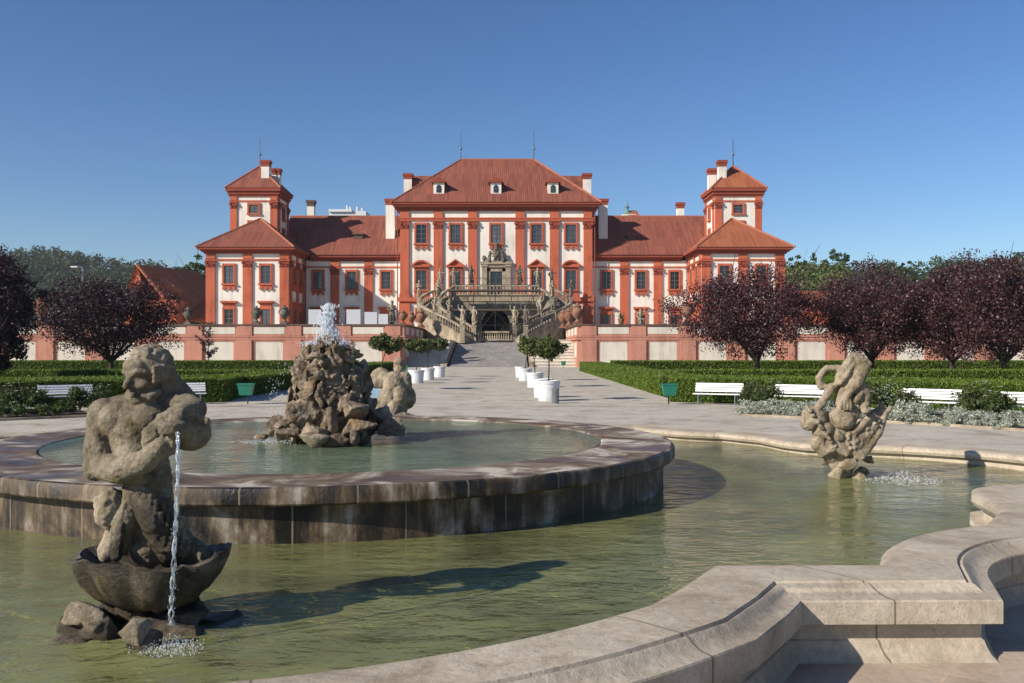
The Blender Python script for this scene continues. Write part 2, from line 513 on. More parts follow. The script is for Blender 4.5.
def mat_basin_wall():
    """old wet basin stone: blocks with dark vertical run-off stains and pale lime"""
    m, nt, b, _ = new_mat('stained basin stone')
    uvn = nt.nodes.new('ShaderNodeTexCoord').outputs['UV']
    sp = nt.nodes.new('ShaderNodeSeparateXYZ'); nt.links.new(uvn, sp.inputs[0])
    mp = nt.nodes.new('ShaderNodeMapping'); mp.inputs['Scale'].default_value = (4.5,.45,1); nt.links.new(uvn, mp.inputs[0])
    st = noise(nt, mp.outputs[0], 1.6, 7, .7, .3)
    mp2 = nt.nodes.new('ShaderNodeMapping'); mp2.inputs['Scale'].default_value = (1.5,1.1,1); nt.links.new(uvn, mp2.inputs[0])
    big = noise(nt, mp2.outputs[0], 1.1, 6, .65, .8); fine = noise(nt, coords(nt), 28, 5, .7)
    f = math_(nt,'ADD', math_(nt,'MULTIPLY', st, .38), math_(nt,'MULTIPLY', big, .62))
    blk_ = math_(nt,'FRACT', math_(nt,'DIVIDE', sp.outputs[0], .84))
    cen = math_(nt,'ABSOLUTE', math_(nt,'SUBTRACT', blk_, .5))
    f = math_(nt,'ADD', f, math_(nt,'MULTIPLY', math_(nt,'SUBTRACT', .27, cen), .22))
    c = ramp(nt, f, [(.42,(.014,.011,.008)),(.48,(.040,.029,.019)),(.52,(.105,.068,.036)),(.56,(.20,.155,.105)),(.62,(.40,.365,.31))])
    c = mixc(nt, .5, c, ramp(nt, fine, [(.25,grey(.5)),(.75,grey(1.1))]), 'MULTIPLY')
    blk = math_(nt,'DIVIDE', sp.outputs[0], .84)
    j = math_(nt,'LESS_THAN', math_(nt,'FRACT', blk), .016)
    w = nt.nodes.new('ShaderNodeTexWhiteNoise'); w.noise_dimensions = '1D'; nt.links.new(math_(nt,'FLOOR', blk), w.inputs['W'])
    c = mixc(nt, .55, c, ramp(nt, w.outputs[0], [(0,grey(.45)),(1,grey(1.35))]), 'MULTIPLY')
    c = mixc(nt, math_(nt,'MULTIPLY', j, .7), c, (.22,.18,.12))
    setc(nt, b, c, ramp(nt, f, [(.4,grey(.35)),(.6,grey(.85))]), .4)
    h = math_(nt,'ADD', math_(nt,'MULTIPLY', fine, .4), math_(nt,'ADD', big, math_(nt,'MULTIPLY', j, -1.2)))
    bump(nt, b, h, .5, .025)
    return m
M['basin_wall'] = mat_basin_wall()
def mat_rim():
    m, nt, b, _ = new_mat('wet reddish rim stone')
    co = coords(nt)
    n1 = noise(nt, co, 1.6, 7, .65, .8); n2 = noise(nt, co, 24, 5, .7); n3 = noise(nt, co, .8, 5, .6, 1.0)
    c = ramp(nt, n1, [(.33,(.06,.043,.028)),(.47,(.145,.095,.058)),(.54,(.26,.20,.135)),(.61,(.55,.49,.39))])
    c = mixc(nt, .5, c, ramp(nt, n2, [(.25,grey(.55)),(.7,grey(1.05))]), 'MULTIPLY')
    setc(nt, b, c, ramp(nt, n3, [(.42,grey(.30)),(.60,grey(.8))]), .35)
    bump(nt, b, math_(nt,'ADD', n2, math_(nt,'MULTIPLY', n1, 1.2)), .4, .015)
    return m
M['rim'] = mat_rim()

def mat_statue(name, c0, c1, c2, moss, mscale=5.0):
    m, nt, b, _ = new_mat(name)
    co = coords(nt)
    n1 = noise(nt, co, 4.5, 7, .7, .8); n2 = noise(nt, co, 45, 6, .75); n3 = noise(nt, co, mscale, 5, .6, .6)
    c = ramp(nt, n1, [(.3,c0),(.5,c1),(.68,c2)])
    c = mixc(nt, .6, c, ramp(nt, n2, [(.28,grey(.28)),(.55,grey(1.0)),(.8,grey(1.25))]), 'MULTIPLY')
    n4 = noise(nt, co, 9.0, 8, .8, .3)
    c = mixc(nt, ramp(nt, n4, [(.57,grey(0)),(.66,grey(.5))]), c, tuple(x*.55 for x in c0))
    c = mixc(nt, ramp(nt, n3, [(.58,grey(0)),(.68,grey(.75))]), c, moss)
    setc(nt, b, c, .9, .25)
    bump(nt, b, math_(nt,'ADD', math_(nt,'MULTIPLY', n2, .8), math_(nt,'MULTIPLY', n1, 1.6)), .9, .022)
    return m
M['statue'] = mat_statue('weathered grey statue stone', (.105,.086,.060),(.255,.212,.150),(.42,.36,.27), (.22,.17,.05))
M['statue_warm'] = mat_statue('warm statue stone', (.13,.10,.07),(.33,.265,.185),(.50,.42,.31), (.20,.16,.08))
M['shell_wet'] = mat_statue('wet dark stone', (.018,.014,.010),(.075,.057,.038),(.20,.165,.12), (.14,.12,.035))
for k in ('shell_wet',):
    M[k].node_tree.nodes['Principled BSDF'].inputs['Roughness'].default_value = .35
M['rock'] = mat_statue('tufa rock', (.06,.045,.032),(.21,.158,.11),(.44,.36,.27), (.26,.16,.065), 2.6)

def mat_water(name, tint, wscale, bstr, murk, murk_col, aniso=(1,1,1)):
    """still surface: fresnel mirror over a tinted clear layer, with a little suspended murk"""
    m, nt, b, out = new_mat(name)
    nt.nodes.remove(b)
    co = coords(nt, 'Position', aniso)
    n1 = noise(nt, co, wscale, 4, .55, .4); n2 = noise(nt, co, wscale*3.3, 3, .5)
    n3 = noise(nt, co, wscale*.28, 3, .5)
    h = math_(nt,'ADD', math_(nt,'ADD', n1, math_(nt,'MULTIPLY', n2, .30)), math_(nt,'MULTIPLY', n3, 1.6))
    bp = nt.nodes.new('ShaderNodeBump'); bp.inputs['Strength'].default_value = bstr; bp.inputs['Distance'].default_value = .05
    nt.links.new(h, bp.inputs['Height'])
    tr = nt.nodes.new('ShaderNodeBsdfTransparent'); tr.inputs[0].default_value = (*tint,1)
    df = nt.nodes.new('ShaderNodeBsdfDiffuse')
    nt.links.new(ramp(nt, noise(nt, coords(nt), .8, 5, .6, .6), [(.35,tuple(x*.6 for x in murk_col)),(.5,murk_col),(.66,tuple(x*1.35 for x in murk_col))]), df.inputs[0])
    mx0 = nt.nodes.new('ShaderNodeMixShader'); mx0.inputs[0].default_value = murk
    nt.links.new(tr.outputs[0], mx0.inputs[1]); nt.links.new(df.outputs[0], mx0.inputs[2])
    gl = nt.nodes.new('ShaderNodeBsdfGlossy'); gl.inputs['Roughness'].default_value = .04
    nt.links.new(bp.outputs[0], gl.inputs['Normal'])
    fr = nt.nodes.new('ShaderNodeFresnel'); fr.inputs['IOR'].default_value = 1.33
    nt.links.new(bp.outputs[0], fr.inputs['Normal'])
    mx = nt.nodes.new('ShaderNodeMixShader')
    nt.links.new(fr.outputs[0], mx.inputs[0]); nt.links.new(mx0.outputs[0], mx.inputs[1]); nt.links.new(gl.outputs[0], mx.inputs[2])
    nt.links.new(mx.outputs[0], out.inputs[0])
    return m
M['water'] = mat_water('green pool water', (.90,.93,.66), 3.4, 1.0, .34, (.46,.475,.19), (1,1.6,1))
M['water_up'] = mat_water('basin water', (.80,.90,.70), 5.0, .95, .36, (.30,.40,.25), (1,1.6,1))
def mat_bed(name, c0, c1, c2):
    m, nt, b, _ = new_mat(name)
    co = coords(nt)
    n1 = noise(nt, co, .9, 6, .65, .8); n2 = noise(nt, co, 9, 5, .7)
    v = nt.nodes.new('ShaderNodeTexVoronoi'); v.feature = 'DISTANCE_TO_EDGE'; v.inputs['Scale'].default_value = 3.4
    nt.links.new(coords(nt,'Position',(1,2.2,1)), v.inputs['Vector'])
    c = ramp(nt, n1, [(.3,c0),(.5,c1),(.72,c2)])
    c = mixc(nt, .5, c, ramp(nt, n2, [(.3,grey(.5)),(.7,grey(1.1))]), 'MULTIPLY')
    ripple_light = ramp(nt, v.outputs['Distance'], [(.0,grey(1.0)),(.10,grey(.25)),(.3,grey(0))])  # pale net painted into the floor colour to imitate rippling light
    c = mixc(nt, math_(nt,'MULTIPLY', ripple_light, .35), c, tuple(min(1,x*1.6) for x in c2))
    setc(nt, b, c, .95, .1)
    return m
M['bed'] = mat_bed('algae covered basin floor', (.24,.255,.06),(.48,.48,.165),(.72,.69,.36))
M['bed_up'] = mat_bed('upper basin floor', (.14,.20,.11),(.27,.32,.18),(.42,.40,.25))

def mat_foam():
    m, nt, b, out = new_mat('white splashing water')
    setc(nt, b, (.86,.89,.92), .25, .5)
    t = nt.nodes.new('ShaderNodeBsdfTranslucent'); t.inputs[0].default_value = (.85,.9,.95,1)
    tr = nt.nodes.new('ShaderNodeBsdfTransparent')
    mx = nt.nodes.new('ShaderNodeMixShader'); mx.inputs[0].default_value = .4
    nt.links.new(b.outputs[0], mx.inputs[1]); nt.links.new(t.outputs[0], mx.inputs[2])
    m2 = nt.nodes.new('ShaderNodeMixShader'); m2.inputs[0].default_value = .50
    nt.links.new(mx.outputs[0], m2.inputs[1]); nt.links.new(tr.outputs[0], m2.inputs[2])
    nt.links.new(m2.outputs[0], out.inputs[0])
    return m
M['foam'] = mat_foam()

def mat_clear():
    """clear falling water: mostly see-through with bright glints"""
    m, nt, b, out = new_mat('clear falling water')
    nt.nodes.remove(b)
    n1 = noise(nt, coords(nt), 34, 3)
    tr = nt.nodes.new('ShaderNodeBsdfTransparent'); tr.inputs[0].default_value = (.92,.95,.97,1)
    gl = nt.nodes.new('ShaderNodeBsdfGlossy'); gl.inputs['Roughness'].default_value = .08
    df = nt.nodes.new('ShaderNodeBsdfDiffuse'); df.inputs[0].default_value = (.8,.84,.88,1)
    m1 = nt.nodes.new('ShaderNodeMixShader'); m1.inputs[0].default_value = .45
    nt.links.new(gl.outputs[0], m1.inputs[1]); nt.links.new(df.outputs[0], m1.inputs[2])
    m2 = nt.nodes.new('ShaderNodeMixShader')
    nt.links.new(ramp(nt, n1, [(.42,grey(.12)),(.62,grey(.75))]), m2.inputs[0])
    nt.links.new(tr.outputs[0], m2.inputs[1]); nt.links.new(m1.outputs[0], m2.inputs[2])
    nt.links.new(m2.outputs[0], out.inputs[0])
    return m
M['clear'] = mat_clear()
M['board_white'] = mat_plain('shaded white board', (.50,.52,.55), .6, .3, 0, .06)  # white boards, with their shade put into the grey-blue colour

# ------------------------------------------------------------------ ground, paths, terraces
FC = Vector((AX, 10.35))          # centre of the fountain
g = MB(); g.box(-2500, 2500, -60, 4000, -2.0, -0.012)
# the ground is open where the basin is sunk into it, so it is built as a ring of slabs round the basin
g = MB()
for (a, b_, c, d) in ((-1100,1100,19.8,1300), (-1100,1100,-60,1.0), (-1100,AX-9.6,1.0,19.8), (AX+9.6,1100,1.0,19.8)):
    g.box(a, b_, c, d, -1.5, -0.014)
tag(g.build('ground', M['lawn']), kind='structure')

def ring_poly(r0, r1, a0, a1, n=40, c=FC):
    """flat ring sector, angles from +Y clockwise, degrees"""
    P = []
    for i in range(n+1):
        a = R(a0 + (a1-a0)*i/n); P.append((c.x + r1*math.sin(a), c.y + r1*math.cos(a)))
    for i in range(n, -1, -1):
        a = R(a0 + (a1-a0)*i/n); P.append((c.x + r0*math.sin(a), c.y + r0*math.cos(a)))
    return P
def slab(name, polys, mat_, z1, z0=-.6):
    b = MB()
    for P in polys:
        n = len(P)
        b.add([(x,y,z1) for x,y in P], [tuple(range(n))])
    me = b.mesh(name, mat_, recalc=False)
    bm = bmesh.new(); bm.from_mesh(me)
    for f in bm.faces:
        if f.normal.z < 0: f.normal_flip()
    bm.to_mesh(me); bm.free()
    return tag(link(name, me), kind='structure')

# ------------------------------------------------------------------ lower basin outline
def quadrant():
    P = []
    c, r = 3.56, 3.605
    for a in np.linspace(0, math.asin(2.4/r), 12): P.append((r*math.sin(a), -c - r*math.cos(a)))
    P += [(2.64,-6.03), (2.85,-5.71), (3.12,-5.235), (4.06,-5.22)]
    a0 = math.atan2(-5.22+5.75, 4.06-5.75); a1 = math.atan2(-4.06+5.75, 5.22-5.75)
    for a in np.linspace(a0, a1, 12)[1:]: P.append((5.75+1.771*math.cos(a), -5.75+1.771*math.sin(a)))
    P += [(5.66,-3.42), (5.80,-2.72), (5.98,-2.36), (6.2,-2.22)]
    for a in np.linspace(R(72), 0, 14): P.append((5.85+2.25*math.cos(a), -2.25*math.sin(a)))
    return P
Q = quadrant()
ring = list(Q)
ring += [(x,-y) for x,y in reversed(Q[:-1])]
ring += [(-x,-y) for x,y in Q[1:]]
ring += [(-x,y) for x,y in reversed(Q[1:-1])]
def zdrop(y): return 0.0
OUT = [(FC.x+x, FC.y+y) for x, y in ring]
def zc_of(y):
    t = min(1, max(0, (y-7.5)/6.0)); t = t*t*(3-2*t)
    return .47 - .10*t
OUT3 = [(x, y, zc_of(y)) for x, y in OUT]
basin = empty('fountain_basin', (FC.x, FC.y, 0), 'low four lobed sandstone basin wall with rounded pale coping around the green pool', 'fountain basin')
b = MB()
b.sweep(OUT3, [(.07,-.115),(.03,-.115),(-.01,-.095),(-.03,-.06),(-.022,-.025),(.01,-.004),(.05,0),(.372,0.002),(.380,-.014),(.392,-.014),
               (.400,-.004),(.415,-.012),(.435,-.030),(.460,-.045),(.49,-.054),(.525,-.058),(.530,-.066),(.530,-.176),(.524,-.180),(.44,-.182)])
cp = b.build('coping', M['coping'], basin, smooth=True, smooth_angle=28)
b = MB()
b.sweep(OUT3, [(.44,-.18),(.44,-.275),(.452,-.282),(.462,-.31),(.482,-.345),(.51,-.372),(.52,-.40),(.52,-.75)])
b.build('outer_wall', M['coping'], basin, smooth=True, smooth_angle=28)
b = MB()
b.sweep(OUT3, [(.06,-1.0),(.06,-.113)])
b.sweep(OUT3, [(-.04,-1.0),(-.04,-.215),(.065,-.205)])
b.build('inner_wall', M['coping'], basin)

# paving round the basin: near slabs, gravel ring, gravel avenue
def paving_mat():
    m, nt, b, _ = new_mat('sandstone paving slabs')
    co = coords(nt)
    mp = nt.nodes.new('ShaderNodeMapping'); mp.inputs['Rotation'].default_value = (0,0,R(38)); nt.links.new(co, mp.inputs[0])
    br = nt.nodes.new('ShaderNodeTexBrick'); br.inputs['Scale'].default_value = 1.0
    br.inputs['Mortar Size'].default_value = .008; br.inputs['Brick Width'].default_value = 1.1; br.inputs['Row Height'].default_value = .8
    br.inputs['Color1'].default_value = (1,1,1,1); br.inputs['Color2'].default_value = (.86,.84,.82,1); br.inputs['Mortar'].default_value = (1.1,1.05,.95,1)
    nt.links.new(mp.outputs[0], br.inputs['Vector'])
    n1 = noise(nt, co, 1.3, 6, .7, .8); n2 = noise(nt, co, 22, 5, .7)
    c = ramp(nt, n1, [(.3,(.36,.285,.21)),(.5,(.49,.395,.30)),(.7,(.58,.48,.375))])
    c = mixc(nt, .9, c, br.outputs['Color'], 'MULTIPLY')
    c = mixc(nt, .4, c, ramp(nt, n2, [(.25,grey(.5)),(.7,grey(1.05))]), 'MULTIPLY')
    setc(nt, b, c, .9, .2)
    bump(nt, b, math_(nt,'ADD', n2, math_(nt,'MULTIPLY', br.outputs['Fac'], -.8)), .35, .015)
    return m
M['paving'] = paving_mat()
def offset_ring(d):
    n = len(OUT); P = [Vector(p) for p in OUT]; res = []
    for i in range(n):
        d0 = (P[i]-P[i-1]).normalized(); d1 = (P[(i+1)%n]-P[i]).normalized()
        m = (Vector((d0.y,-d0.x))+Vector((d1.y,-d1.x))).normalized()
        res.append(P[i] + m*d/max(m.dot(Vector((d0.y,-d0.x))),.55))
    return res
def near(y):
    t = min(1, max(0, (11.5-y)/4.0)); return t*t*(3-2*t)
def pave(name, mat_, r_out, a0, a1, z):
    """fan between the basin wall and a circle of radius r_out round the fountain, angles clockwise from +Y"""
    inn = offset_ring(.45)
    pts = []
    for p in inn:
        v = p - FC; a = math.degrees(math.atan2(v.x, v.y)) % 360
        if a < a0 and a1 > 360: a += 360
        pts.append((a, p))
    pts.sort(key=lambda t: t[0])
    sel = [t for t in pts if a0 <= t[0] <= a1]
    b = MB(); vs = []; fs = []
    for a, p in sel:
        q_ = (FC.x+r_out*math.sin(R(a)), FC.y+r_out*math.cos(R(a)))
        for m_ in range(7):
            t_ = m_/6; w_ = (p.x+(q_[0]-p.x)*t_, p.y+(q_[1]-p.y)*t_); vs.append((w_[0], w_[1], z+.095*near(w_[1])))
    ns = len(sel)
    for i in range(ns if a1-a0 >= 359 else ns-1):
        for m_ in range(6): fs.append((7*i+m_, 7*i+m_+1, 7*((i+1)%ns)+m_+1, 7*((i+1)%ns)+m_))
    b.add(vs, fs)
    me = b.mesh(name, mat_, recalc=False)
    bm = bmesh.new(); bm.from_mesh(me)
    for f in bm.faces:
        if f.normal.z < 0: f.normal_flip()
    bm.to_mesh(me); bm.free()
    return tag(link(name, me), kind='structure')
pave('paving', M['paving'], 13.2, 96, 264, 0.0)
M['pale_paving'] = mat_mottled('pale stone paving', (.40,.34,.26),(.55,.48,.38),(.64,.57,.46), 1.1, 18, .3, .012)
pave('stone_apron', M['pale_paving'], 11.2, 264, 456, 0.002)
slab('gravel_ring', [ring_poly(11.2, 13.2, -96, 96, 60)], M['gravel'], .0)
slab('gravel_path', [ring_poly(13.2, 20.6, -180, 180, 96)], M['gravel'], .001)
slab('gravel_avenue', [[(AX-7.35,27),(AX+7.35,27),(AX+7.35,74.5),(AX-7.35,74.5)], [(AX-60,74.5),(AX+60,74.5),(AX+60,90.5),(AX-60,90.5)]], M['gravel'], .006)

# water and floors
def poly_sheet(name, P, z, mat_, kind='structure'):
    return slab(name, [P], mat_, z)
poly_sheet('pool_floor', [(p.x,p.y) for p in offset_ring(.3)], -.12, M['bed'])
poly_sheet('pool_water', [(p.x,p.y) for p in offset_ring(.05)], .22, M['water'])

# ------------------------------------------------------------------ raised round basin
FR = Vector((FC.x, FC.y+.16))
raised = empty('raised_basin', (FC.x, FC.y+.16, 0), 'round raised basin of dark stained stone blocks standing in the pool', 'fountain basin')
NR = 96
circ = [(FC.x+math.cos(2*math.pi*k/NR)*1.0, FC.y+math.sin(2*math.pi*k/NR)*1.0) for k in range(NR)]
def circle(r, n=NR): return [(FR.x+r*math.cos(2*math.pi*k/n), FR.y+r*math.sin(2*math.pi*k/n)) for k in range(n)]
RZ = .655
b = MB(); b.sweep(circle(3.02), [(-.04,-.5+RZ),(-.04,RZ-.03),(-.01,RZ-.004),(.03,RZ),(.72,RZ-.004)])
b.build('rim_top', M['rim'], raised, smooth=True, smooth_angle=30)
b = MB(); b.sweep(circle(3.74), [(0,RZ-.004),(.03,RZ-.012),(.045,RZ-.04),(.045,RZ-.125),(.03,RZ-.14),(-.075,RZ-.145)])
b.build('rim_edge', M['basin_wall'], raised, smooth=True, smooth_angle=30)
b = MB(); b.sweep(circle(3.665), [(0,RZ-.14),(.0,-.2)])
b.build('wall', M['basin_wall'], raised, smooth=True, smooth_angle=30)
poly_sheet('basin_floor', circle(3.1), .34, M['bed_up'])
poly_sheet('basin_water', circle(2.985), RZ-.012, M['water_up'])

# ------------------------------------------------------------------ terraces and ramp (palace ground)
WY = 88.0                    # front of the retaining walls
TZ = 3.45                    # raised side terraces
PZ = 2.72                    # palace forecourt
b = MB()
for s in (-1, 1):
    x0, x1 = AX+s*8.75, AX+s*110
    b.box(min(x0,x1), max(x0,x1), WY+.55, 175, -.5, TZ)
b.box(AX-8.74, AX+8.74, 106, 174.9, -.5, PZ)
tag(b.build('palace_terrace', M['gravel']), kind='structure')
b = MB()
b.add([(AX-4.1,89.5,0.01),(AX+3.5,89.5,0.01),(AX+3.5,106,PZ+.004),(AX-4.1,106,PZ+.004),(AX-4.1,89.5,-.5),(AX+3.5,89.5,-.5),(AX+3.5,106,-.5),(AX-4.1,106,-.5)],
      [(0,1,2,3),(4,7,6,5),(0,4,5,1),(1,5,6,2),(2,6,7,3),(3,7,4,0)])
tag(b.build('ramp', M['cobble']), kind='structure')

for s, x0, x1, lab in ((-1, AX-8.7, AX-4.45, 'left'), (1, AX+3.85, AX+8.7, 'right')):
    st = empty('garden_steps', ((x0+x1)/2, 90, 0), 'broad stone steps on the %s side of the cobbled ramp %s' % (lab, 'lying in shade' if s<0 else 'lit by the sun'), 'steps')
    b = MB()
    n = 9
    for i in range(n):
        b.box(x0, x1, 90.08+i*.8, 106.0-.01*i, -.3 if i==0 else PZ*i/n-.02, PZ*(i+1)/n - .075)
        b.box(x0, x1, 90+i*.8, 106.0-.01*i-.003, PZ*(i+1)/n - .074, PZ*(i+1)/n - .006)
    b.build('treads', M['pale_panel'] if s>0 else M['pale_panel'], st)
    b = MB()
    xx = x1 if s < 0 else x0
    b.add([(xx-.17,89.6,-.3),(xx+.17,89.6,-.3),(xx+.17,106,-.3),(xx-.17,106,-.3),(xx-.17,89.6,.28),(xx+.17,89.6,.28),(xx+.17,106,PZ+.30),(xx-.17,106,PZ+.30)],
          [(0,3,2,1),(4,5,6,7),(0,1,5,4),(1,2,6,5),(2,3,7,6),(3,0,4,7)])
    b.build('side_kerb', M['sand_stone'], st)

# ------------------------------------------------------------------ retaining walls
def retaining_wall(s):
    lab = 'pink and white garden terrace wall with pale blind panels, %s of the ramp' % ('left' if s<0 else 'right')
    xe = AX + s*8.2               # inner corner (next to the ramp)
    root = empty('terrace_wall', (AX+s*30, WY, 0), lab, 'wall')
    xo = AX + s*75
    def bx(b, a, c, *r): b.box(min(a,c), max(a,c), *r)
    b = MB()
    bx(b, xe, xo, WY, WY+.545, -.3, 3.95)                # body
    bx(b, xe, xe+s*.545, WY+.546, 112.5, -.3, 3.95)      # return along the steps
    b.build('wall_body', M['pink_wall'], root)
    b = MB()
    bx(b, xe-s*.16, xo, WY-.17, WY+.70, 3.952, 4.10)
    bx(b, xe-s*.16, xe+s*.70, WY+.701, 112.6, 3.953, 4.098)
    b.build('coping', M['coping_dark'], root)
    b = MB()
    for z0, z1, o in ((2.88,3.0,.10),(2.76,2.879,.05),(2.62,2.758,.15)):
        bx(b, xe-s*o, xo, WY-o, WY+.02, z0, z1)
        bx(b, xe-s*o, xe+.02*s, WY+.021, 112.55, z0+.001, z1-.001)
    b.build('string_course', M['pink_wall'], root)
    k = 0
    pil = pan = frz = None
    x = 0.35
    pos = []
    while x < 66:
        pos.append(x); x += 4.68
    for i, d in enumerate(pos):
        xc = xe + s*(d + .72)
        if pil is None:
            b = MB(); b.box(-.72,.72,-.22,.03,-.3,2.60); b.box(-.72,.72,-.12,.03,3.01,3.94)
            b.box(-.80,.80,-.27,.03,-.3,.35)
            pil = b.mesh('pilaster', M['pink_wall'])
            b = MB(); b.box(-1.30,1.30,-.035,.02,.0,2.32)
            b.prism_y([(-1.30,2.32),(1.30,2.32),(1.18,2.44),(-1.18,2.44)], -.035, .02)
            pan = b.mesh('blind_panel', M['pale_panel'])
            b = MB()
            b.box(-1.62,-1.31,-.06,.02,0,2.6); b.box(1.31,1.62,-.06,.02,0,2.6); b.box(-1.62,1.62,-.08,.02,2.45,2.61)
            pfr = b.mesh('panel_frame', M['pink_wall'])
            b = MB(); b.box(-1.45,1.45,-.03,.02,3.16,3.84)
            frz = b.mesh('frieze_panel', M['pale_panel'])
        link('pilaster', pil, root, (xc-root.location.x, 0, 0))
        xm = xc + s*2.34
        p_ = link('blind_panel', pan, root, (xm-root.location.x, 0, 0))
        link('panel_frame', pfr, p_, (0,0,0))
        link('frieze_panel', frz, root, (xm-root.location.x, 0, 0))
    for i in range(5):                                     # return side: panels
        yy = WY + 1.2 + i*4.9
        b = MB()
        bx(b, xe-s*.035, xe+s*.02, yy, yy+2.6, 3.12, 3.84)
        bx(b, xe-s*.035, xe+s*.02, yy, yy+2.6, 1.0, 2.35)
        b.build('return_panel', M['pale_panel'], root)
    return root
retaining_wall(-1); retaining_wall(1)

# ------------------------------------------------------------------ the palace
PY, WGY, PVY = 118.0, 119.0, 111.0
palace = empty('baroque_palace', (AX, PY, PZ), 'red and white baroque palace with brown tiled roofs and two corner towers', 'palace')
def U(v): return v                      # plan offset from the axis
def pbuild(b, name, mats, **kw):
    # MB coordinates: x = offset from axis, y = world Y, z = world z
    return b.build(name, mats, palace, local=True, **kw)
class PB(MB):
    def done(s, name, mats, **kw):
        me = s.mesh(name, mats, (0, PY, PZ), **kw)
        return link(name, me, palace)

# --- walls
b = PB(); b.box(-12.2,12.2,PY,137.5,PZ-.5,19.4); b.done('central_wall', M['white_wall'])
for s in (-1,1):
    b = PB(); b.box(min(s*12.19,s*24.75),max(s*12.19,s*24.75),WGY,132,PZ-.5,13.1); b.done('wing_wall', M['white_wall'])
    b = PB(); b.box(min(s*24.6,s*34.5),max(s*24.6,s*34.5),PVY,133,PZ-.5,13.25); b.done('pavilion_wall', M['white_wall'])
    b = PB(); b.box(min(s*27.5,s*33.45),max(s*27.5,s*33.45),117,122.6,12,21.0); b.done('tower_wall', M['white_wall'])

# --- cornices and friezes (stepped rings)
def cornice(name, x0,x1,y0,y1, steps, mat_):
    b = PB()
    for z0, z1, o in steps: b.box(x0-o,x1+o,y0-o,y1+o,z0,z1)
    return b.done(name, mat_)
cornice('main_cornice', -12.2,12.2,PY,137.5, [(19.30,19.52,.30),(19.522,19.75,.46),(19.752,20.0,.78),(20.002,20.28,.95)], M['deep_red'])
b = PB(); b.box(-12.36,12.36,PY-.16,137.6,18.05,18.42); b.box(-12.44,12.44,PY-.24,137.6,18.30,18.44)
b.done('architrave', M['red_wall'])
for s in (-1,1):
    def bb(b,a,c,*r): b.box(min(s*a,s*c),max(s*a,s*c),*r)
    b = PB()
    for z0,z1,o in ((13.0,13.2,.22),(13.202,13.45,.42),(13.452,13.75,.72)): bb(b,12.35,23.7,WGY-o,WGY+.5,z0,z1)
    b.done('wing_cornice', M['deep_red'])
    b = PB(); bb(b,12.35,24.4,WGY-.10,WGY+.1,12.16,12.34); b.done('architrave', M['red_wall'])
    b = PB()
    for z0,z1,o in ((13.15,13.35,.25),(13.352,13.58,.5),(13.582,13.85,.85)): bb(b,24.6-o,34.5+o,PVY-o,133+o,z0,z1)
    b.done('pavilion_cornice', M['deep_red'])
    b = PB(); bb(b,24.49,34.61,PVY-.11,132.9,12.32,12.52); b.done('architrave', M['red_wall'])
    b = PB()
    for z0,z1,o in ((20.95,21.2,.14),(21.202,21.6,.28),(21.602,21.98,.48)): bb(b,27.5-o,33.45+o,117-o,122.6+o,z0,z1)
    b.done('tower_cornice', M['deep_red'])
    b = PB(); bb(b,27.42,33.53,116.92,122.68,20.28,20.48); b.done('architrave', M['red_wall'])

# --- pilasters
capmesh = {}
def capital(w, h, dep):
    key = (w,h,dep)
    if key not in capmesh:
        b = MB()
        b.box(-w*.60,w*.60,-dep-.10,0.02,h*.86,h)
        b.box(-w*.5,w*.5,-dep-.02,0.02,0,h*.86)
        b.box(-w*.56,w*.56,-dep-.06,0.02,0,h*.10)
        for sx in (-1,1):      # volutes and leaves
            for rr, zz in ((h*.20,h*.62),):
                pts = [(sx*w*.46+rr*math.cos(2*math.pi*k/10), zz+rr*math.sin(2*math.pi*k/10)) for k in range(10)]
                b.prism_y(pts, -dep-.20, -dep+.02)
            b.prism_y([(sx*w*.25-w*.14,h*.12),(sx*w*.25+w*.14,h*.12),(sx*w*.25+w*.05,h*.5),(sx*w*.25-w*.05,h*.5)], -dep-.12, -dep+.02)
        pts = [(h*.15*math.cos(2*math.pi*k/8), h*.45+h*.15*math.sin(2*math.pi*k/8)) for k in range(8)]
        b.prism_y(pts, -dep-.16, -dep+.02)
        capmesh[key] = b.mesh('capital', M['deep_red'])
    return capmesh[key]
pilmesh = {}
def pilaster(xc, Y, z0, zcap, ztop, w, dep=.22, rz=0, frieze=None, base=True):
    key = (w, round(zcap-z0,3), dep, frieze, base)
    if key not in pilmesh:
        H = zcap - z0
        b = MB(); b.box(-w/2,w/2,-dep,.03,0,H)
        if base:
            b.box(-w*.58,w*.58,-dep-.07,.03,0,.35); b.box(-w*.54,w*.54,-dep-.035,.03,.352,.55)
        if frieze: b.box(-w/2,w/2,-dep*.8,.03,frieze[0]-z0,frieze[1]-z0)
        pilmesh[key] = b.mesh('pilaster', M['red_wall'])
    o = link('pilaster', pilmesh[key], palace, (xc, Y-PY, z0-PZ))
    o.rotation_euler = (0,0,rz)
    link('capital', capital(w, ztop-zcap, dep), o, (0,0,zcap-z0))
    return o
for x in (3.0,7.36,11.62):
    for s in (-1,1):
        pilaster(s*x, PY, 8.35, 17.0, 18.02, 1.12, .26, frieze=(18.44,19.29))
for x in (3.0,7.36,11.62):
    for s in (-1,1):
        b = PB(); b.box(s*x-.68,s*x+.68,PY-.34,PY+.02,PZ-.4,7.55); b.done('pedestal', M['red_wall'])
b = PB(); b.box(-12.3,12.3,PY-.14,PY+.02,7.55,7.80); b.box(-12.42,12.42,PY-.36,PY+.02,7.802,8.34)
b.done('string_course', M['red_wall'])
